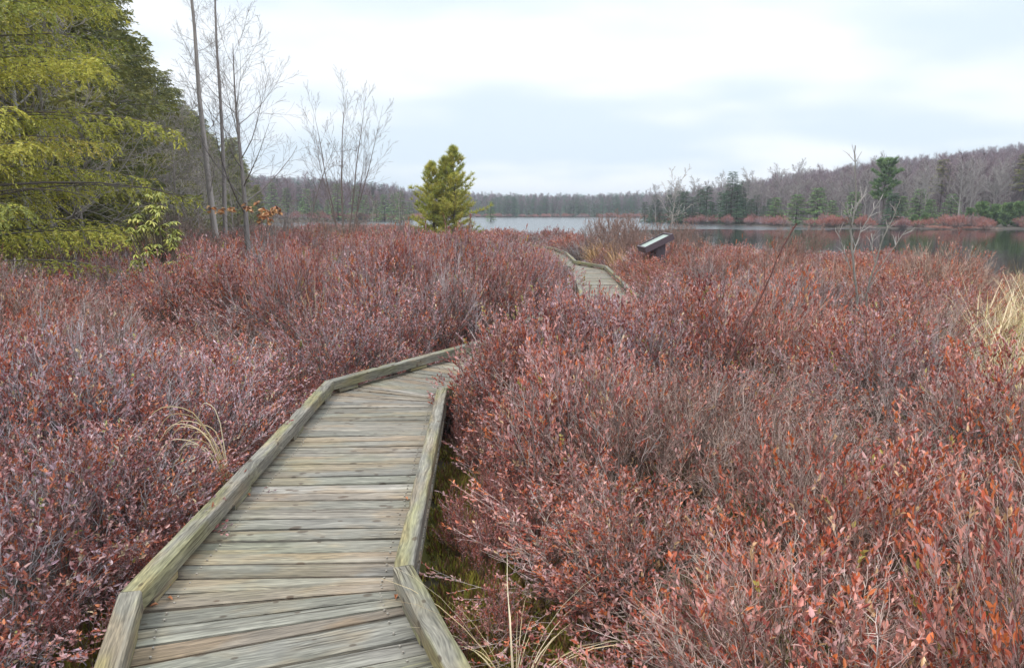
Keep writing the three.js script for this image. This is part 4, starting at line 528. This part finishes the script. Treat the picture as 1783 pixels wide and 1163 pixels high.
// --- a few dry leaves on the planks
{ const r = RNG(470), m = new MB(); m.leaf([0, 0, 0], [1, 0, 0], [0, 0, 1], 0.035, 0.016, [0.46, 0.2, 0.1], 0.5, true); const g = m.geo(); for (const [px, py, c] of [[290, 1040, 0], [275, 1052, 0], [705, 866, 0], [740, 905, 0], [296, 1020, 0], [430, 860, 0], [690, 1035, 0]]) { const b = -(py - 581.5) / 1288, p = 0.16231, dy = b * Math.cos(p) - Math.sin(p), dz = -b * Math.sin(p) - Math.cos(p), k = (0.012 - 1.65) / dy, o = shade(new THREE.Mesh(g, plantMat)); o.name = numbered('fallen_leaf'); o.position.set(((px - 891.5) / 1288) * k, 0.012, dz * k); o.rotation.y = r() * 6; scene.add(o); tag(o, 'tiny dry orange leaf lying on the boardwalk planks', 'leaf', 'dry leaves on the planks'); } }

// --- far bank: wood's edge
const spruceO = { h: 10, r: 2.3, base: 0.04, branches: 80, trunk: 0.16, limb: 0.03, rise: [-0.05, 0.5], droop: 0.15, shoots: 12, shootLen: 0.8, hang: 0.25, needles: 5, nl: 0.34, nw: 0.14, green: 'dark', inner: 0.15, even: 0.85 };
const spr = conifer('spruce_tree', 'broad dark green spruce, the tallest of the dark conifers on the far bank', LX(1268, 132), 501, { ...spruceO, h: 9.2, r: 3.0, branches: 110 });
const sprN = conifer('spruce_tree', 'narrow dark spruce on the far bank where the wood runs out towards the open lake', LX(1180, 150), 502, { ...spruceO, h: 6.4, r: 1.6 }, 'narrow dark spruces of the far bank');
for (const [px, d, s] of [[1146, 158, 0.8], [1161, 156, 0.95], [1202, 146, 0.8], [1215, 150, 1.05], [1236, 138, 0.62], [1250, 142, 0.92], [1130, 165, 0.7], [1290, 140, 0.75], [1312, 142, 0.85], [1325, 132, 0.5], [1288, 150, 1.3], [1120, 168, 0.8], [1138, 160, 1.0], [1170, 148, 0.7], [1190, 144, 1.0], [1226, 142, 1.1], [1260, 134, 0.9], [1278, 134, 1.1], [1335, 130, 0.7], [1303, 133, 0.7]]) copyOf(sprN, LX(px, d), px, [s, s, s]);
const pair = conifer('hemlock_tree', 'rounded mid-green hemlock, shorter of a pair on the far bank', LX(1381, 118), 503, { ...spruceO, h: 4.9, r: 2.0, green: 'fresh', branches: 70, profile: (y) => (1 - y) ** 0.6 * (0.6 + 0.5 * sstep(0, 0.3, y)) });
for (const [px, d, sc] of [[1345, 124, 0.8], [1442, 121, 0.7], [1478, 122, 0.95], [1562, 118, 0.8], [1592, 121, 1.0], [1612, 117, 0.7], [1646, 119, 0.85]]) { const o = copyOf(pair, LX(px, d), px, [sc, sc * 1.15, sc], 'small green hemlock under the grey bare trees of the far bank'); o.userData.group = 'small hemlocks under the far grey trees'; }
copyOf(pair, LX(1416, 117), 2, [1, 1.2, 1], 'rounded mid-green hemlock, taller of a pair on the far bank');
conifer('white_pine_tree', 'tall white pine with layered bright crown above bare trunk on the far bank', LX(1530, 115), 504, { h: 9.9, r: 2.2, base: 0.36, branches: 90, trunk: 0.2, limb: 0.05, rise: [0, 0.6], droop: -0.05, shoots: 18, needles: 12, nl: 0.5, nw: 0.04, tuft: true, thin: true, green: 'fresh', profile: (y) => 0.4 + 0.75 * Math.sin(y * 19) ** 2 * (1 - 0.3 * y) - 0.4 * sstep(0.85, 1, y), inner: 0.45 });
conifer('spruce_tree', 'dark conifer standing at the foot of the tall white pine', LX(1546, 108), 505, { ...spruceO, h: 4.8, r: 1.7 });
const olv = conifer('hemlock_tree', 'olive hemlock whose top shows among the grey bare trees of the far bank', LX(1627, 128), 506, { ...spruceO, h: 10.5, r: 2.3, base: 0.45, green: 'olive', profile: (y) => (1 - y) ** 0.6 + 0.1 }, 'olive hemlocks of the far wood');
copyOf(olv, LX(1768, 125), 1, [1.1, 1.08, 1.1]); copyOf(olv, LX(1655, 165), 2, [0.8, 0.8, 0.8]);
const low = conifer('young_pine', 'low bright green young pine in front of the grey trees on the far bank', LX(1700, 106), 507, { h: 3.1, r: 1.9, base: 0.03, branches: 80, trunk: 0.07, limb: 0.02, rise: [0.3, 1], droop: -0.1, shoots: 12, needles: 10, nl: 0.34, nw: 0.05, tuft: true, thin: true, green: 'fresh', profile: (y) => (1 - y) ** 0.45 * (0.65 + 0.4 * y) }, 'low bright young pines on the far bank');
for (const [px, d, s] of [[1722, 108, 0.9], [1745, 105, 0.95], [1765, 104, 1.0], [1783, 107, 0.9], [1680, 108, 0.75], [1585, 103, 0.5], [1603, 110, 0.55], [1440, 114, 0.5], [1355, 120, 0.45], [1800, 104, 1]]) copyOf(low, LX(px, d), px, [s, s, s]);
// grey bare trees one can tell apart along that edge
const bankO = { kids: [15, 8, 6], minR: 0.016, segs: [8, 5, 3, 2], start: [0.28, 0.2, 0.2], ratio: [0.36, 0.5, 0.55], ang: [0.7, 0.6, 0.6], sides: 6, bark: [0.33, 0.305, 0.29], twig: [0.30, 0.265, 0.26] };
const bankTrees = [601, 602, 603].map((s, k) => bareTree('grey_tree', 'grey bare tree at the edge of the wood on the far bank', LX([1600, 1660, 1720][k], [118, 114, 120][k]), s, 9.2, 0.13, bankO, 'grey bare trees at the edge of the far wood'));
{ const r = RNG(610); for (let k = 0; k < 46; k++) { const px = 1135 + 680 * ((k + r()) / 46), d = mix(150, 116, sstep(1150, 1450, px)) + 6 + 14 * r(), s = 0.65 + 0.5 * r(); copyOf(bankTrees[k % 3], LX(px, d), r() * 6, [s, s, s]); } }
// conifers across the water, each standing clear on the shore
const farSpr = conifer('shore_spruce', 'dark blue-green conifer along the shore at the far end of the lake', LX(860, 352), 520, { ...spruceO, h: 9, r: 2.6, branches: 46, shoots: 7, needles: 4, nl: 0.6, nw: 0.26 }, 'conifers at the far end of the lake');
{ const r = RNG(521); for (let k = 0; k < 44; k++) { const px = 842 + 262 * ((k + r()) / 44), d = 352 + 16 * r(), s = 0.55 + 0.6 * r(); copyOf(farSpr, LX(px, d), r() * 6, [s, s, s]); } }
const cove = conifer('cove_conifer', 'green conifer behind the cove glimpsed beside the small pine', LX(540, 172), 523, { ...spruceO, h: 7, r: 2.1, branches: 60, green: 'fresh' }, 'conifers behind the cove');
{ const r = RNG(524); for (const px of [505, 556, 575, 592, 625, 640, 658, 672, 688, 700, 715, 530, 480, 855]) copyOf(cove, LX(px, 168 + 20 * r()), r() * 6, 0.65 + 0.6 * r()); }
// --- the woods on the hills, which read as one mass
function farTree(seed, n, w) { const r = RNG(seed), m = new MB(), bark = [0.22, 0.185, 0.18]; m.tube([[0, -0.5, 0], [0.1, 5, 0], [0, 9, 0.1]], [0.12, 0.09, 0.03], 4, bark); for (let k = 0; k < n; k++) { const y = 2.2 + 6.6 * r() ** 0.9, a = r() * 6.283, L = (1.2 + 1.8 * r()) * (1.2 - 0.085 * y), p = [0.05, y, 0], d = nrm([Math.cos(a), 0.5 + 0.9 * r(), Math.sin(a)]), q = add(p, d, L * 0.6), c = vary([0.215, 0.165, 0.17], r, 0.25); m.sliver(p, add(p, d, L), w, perp(d, r), c); for (let e = 0; e < 4; e++) { const f = nrm(add(d, perp(d, r), 0.8)); m.sliver(add(p, d, L * (0.3 + 0.6 * r())), add(q, add(f, [0, 0.3, 0]), L * 0.55), w * 0.7, perp(f, r), vary(c, r, 0.2)); } } return m.geo(); }
{
  const woods = thing('hillside_wood', 'purple-grey leafless woods covering the far hills', 'woods'); woods.userData.kind = 'stuff'; const r = RNG(700), geos = [farTree(1, 110, 0.032), farTree(2, 110, 0.032), farTree(3, 96, 0.034)], lists = [[], [], []], cl = [[], [], []], ev = [], ec = [];
  const putTree = (x, z, s) => { const k = Math.floor(r() * 3), y = landH(x, z), n = 0.8 + 0.4 * r(), v = fbm(x * 0.03, z * 0.03, 5, 3); lists[k].push(new THREE.Matrix4().compose(new THREE.Vector3(x, y, z), new THREE.Quaternion().setFromAxisAngle(new THREE.Vector3(0, 1, 0), r() * 6.28), new THREE.Vector3(s, s * n, s))); cl[k].push(new THREE.Color().setRGB(0.85 + 0.3 * v, 0.82 + 0.25 * v, 0.9 + 0.25 * v)); };
  const inView = (x, z) => Math.abs(x) < 0.8 * -z + 25;
  for (let k = 0; k < 7600; k++) { const x = 28 + 330 * r(), z = -108 - 260 * r(); if (!inView(x, z) || lakeD(x, z) > -30 - 6 * r()) continue; putTree(x, z, 0.85 + 0.3 * r()); } // right-hand hill
  for (let k = 0; k < 7600; k++) { const x = -420 + 640 * r(), z = -355 - 330 * r(); if (!inView(x, z) || lakeD(x, z) > -12 || (z < -480 && r() < 0.3)) continue; if (r() < (z > -470 ? 0.42 : 0.26)) ev.push([x, z, 0.6 + 0.4 * r()]); else putTree(x, z, 0.72 + 0.3 * r()); }
  for (let k = 0; k < 2400; k++) { const x = -240 + 215 * r(), z = -165 - 200 * r(); if (!inView(x, z) || lakeD(x, z) > -14) continue; if (r() < 0.12) ev.push([x, z, 0.6 + 0.5 * r()]); else putTree(x, z, 0.7 + 0.35 * r()); }
  lists.forEach((l, k) => { const im = new THREE.InstancedMesh(geos[k], twigMat, l.length); l.forEach((m, j) => { im.setMatrixAt(j, m); im.setColorAt(j, cl[k][j]); }); im.name = 'leafless_trees'; im.userData.kind = 'stuff'; woods.add(shade(im)); });
  const crownG = farSpr.children[1].geometry, im = new THREE.InstancedMesh(crownG, plantMat, ev.length); ev.forEach(([x, z, s], j) => im.setMatrixAt(j, new THREE.Matrix4().compose(new THREE.Vector3(x, landH(x, z), z), new THREE.Quaternion().setFromAxisAngle(new THREE.Vector3(0, 1, 0), j), new THREE.Vector3(s, s * 1.15, s)))); im.name = 'evergreens'; im.userData.kind = 'stuff'; woods.add(shade(im));
  // depth of the hemlock wood
  const wood = thing('hemlock_wood', 'dense dim hemlock wood receding behind the foremost hemlocks', 'woods'); wood.userData.kind = 'stuff'; const hl = []; for (let k = 0; k < 420; k++) { const z = -14 - 110 * r(), x = -0.58 * -z * 0 + (z > -60 ? mix(-13, -32, (-z - 14) / 46) : mix(-32, -42, (-z - 60) / 64)) - 1.5 - 34 * r(); if (Math.abs(x) > 0.8 * -z + 6) continue; hl.push([x, z, 0.75 + 0.3 * r()]); }
  for (const [j, g, mt] of [[0, hemB.children[0].geometry, barkMat], [1, hemB.children[1].geometry, plantMat]]) { const q = new THREE.InstancedMesh(g, mt, hl.length); hl.forEach(([x, z, s], e) => q.setMatrixAt(e, new THREE.Matrix4().compose(new THREE.Vector3(x, landH(x, z), z), new THREE.Quaternion().setFromAxisAngle(new THREE.Vector3(0, 1, 0), e * 1.7), new THREE.Vector3(s, s, s)))); q.name = j ? 'crowns' : 'trunks'; q.userData.kind = 'stuff'; wood.add(shade(q)); }
}
renderer.render(scene, camera);
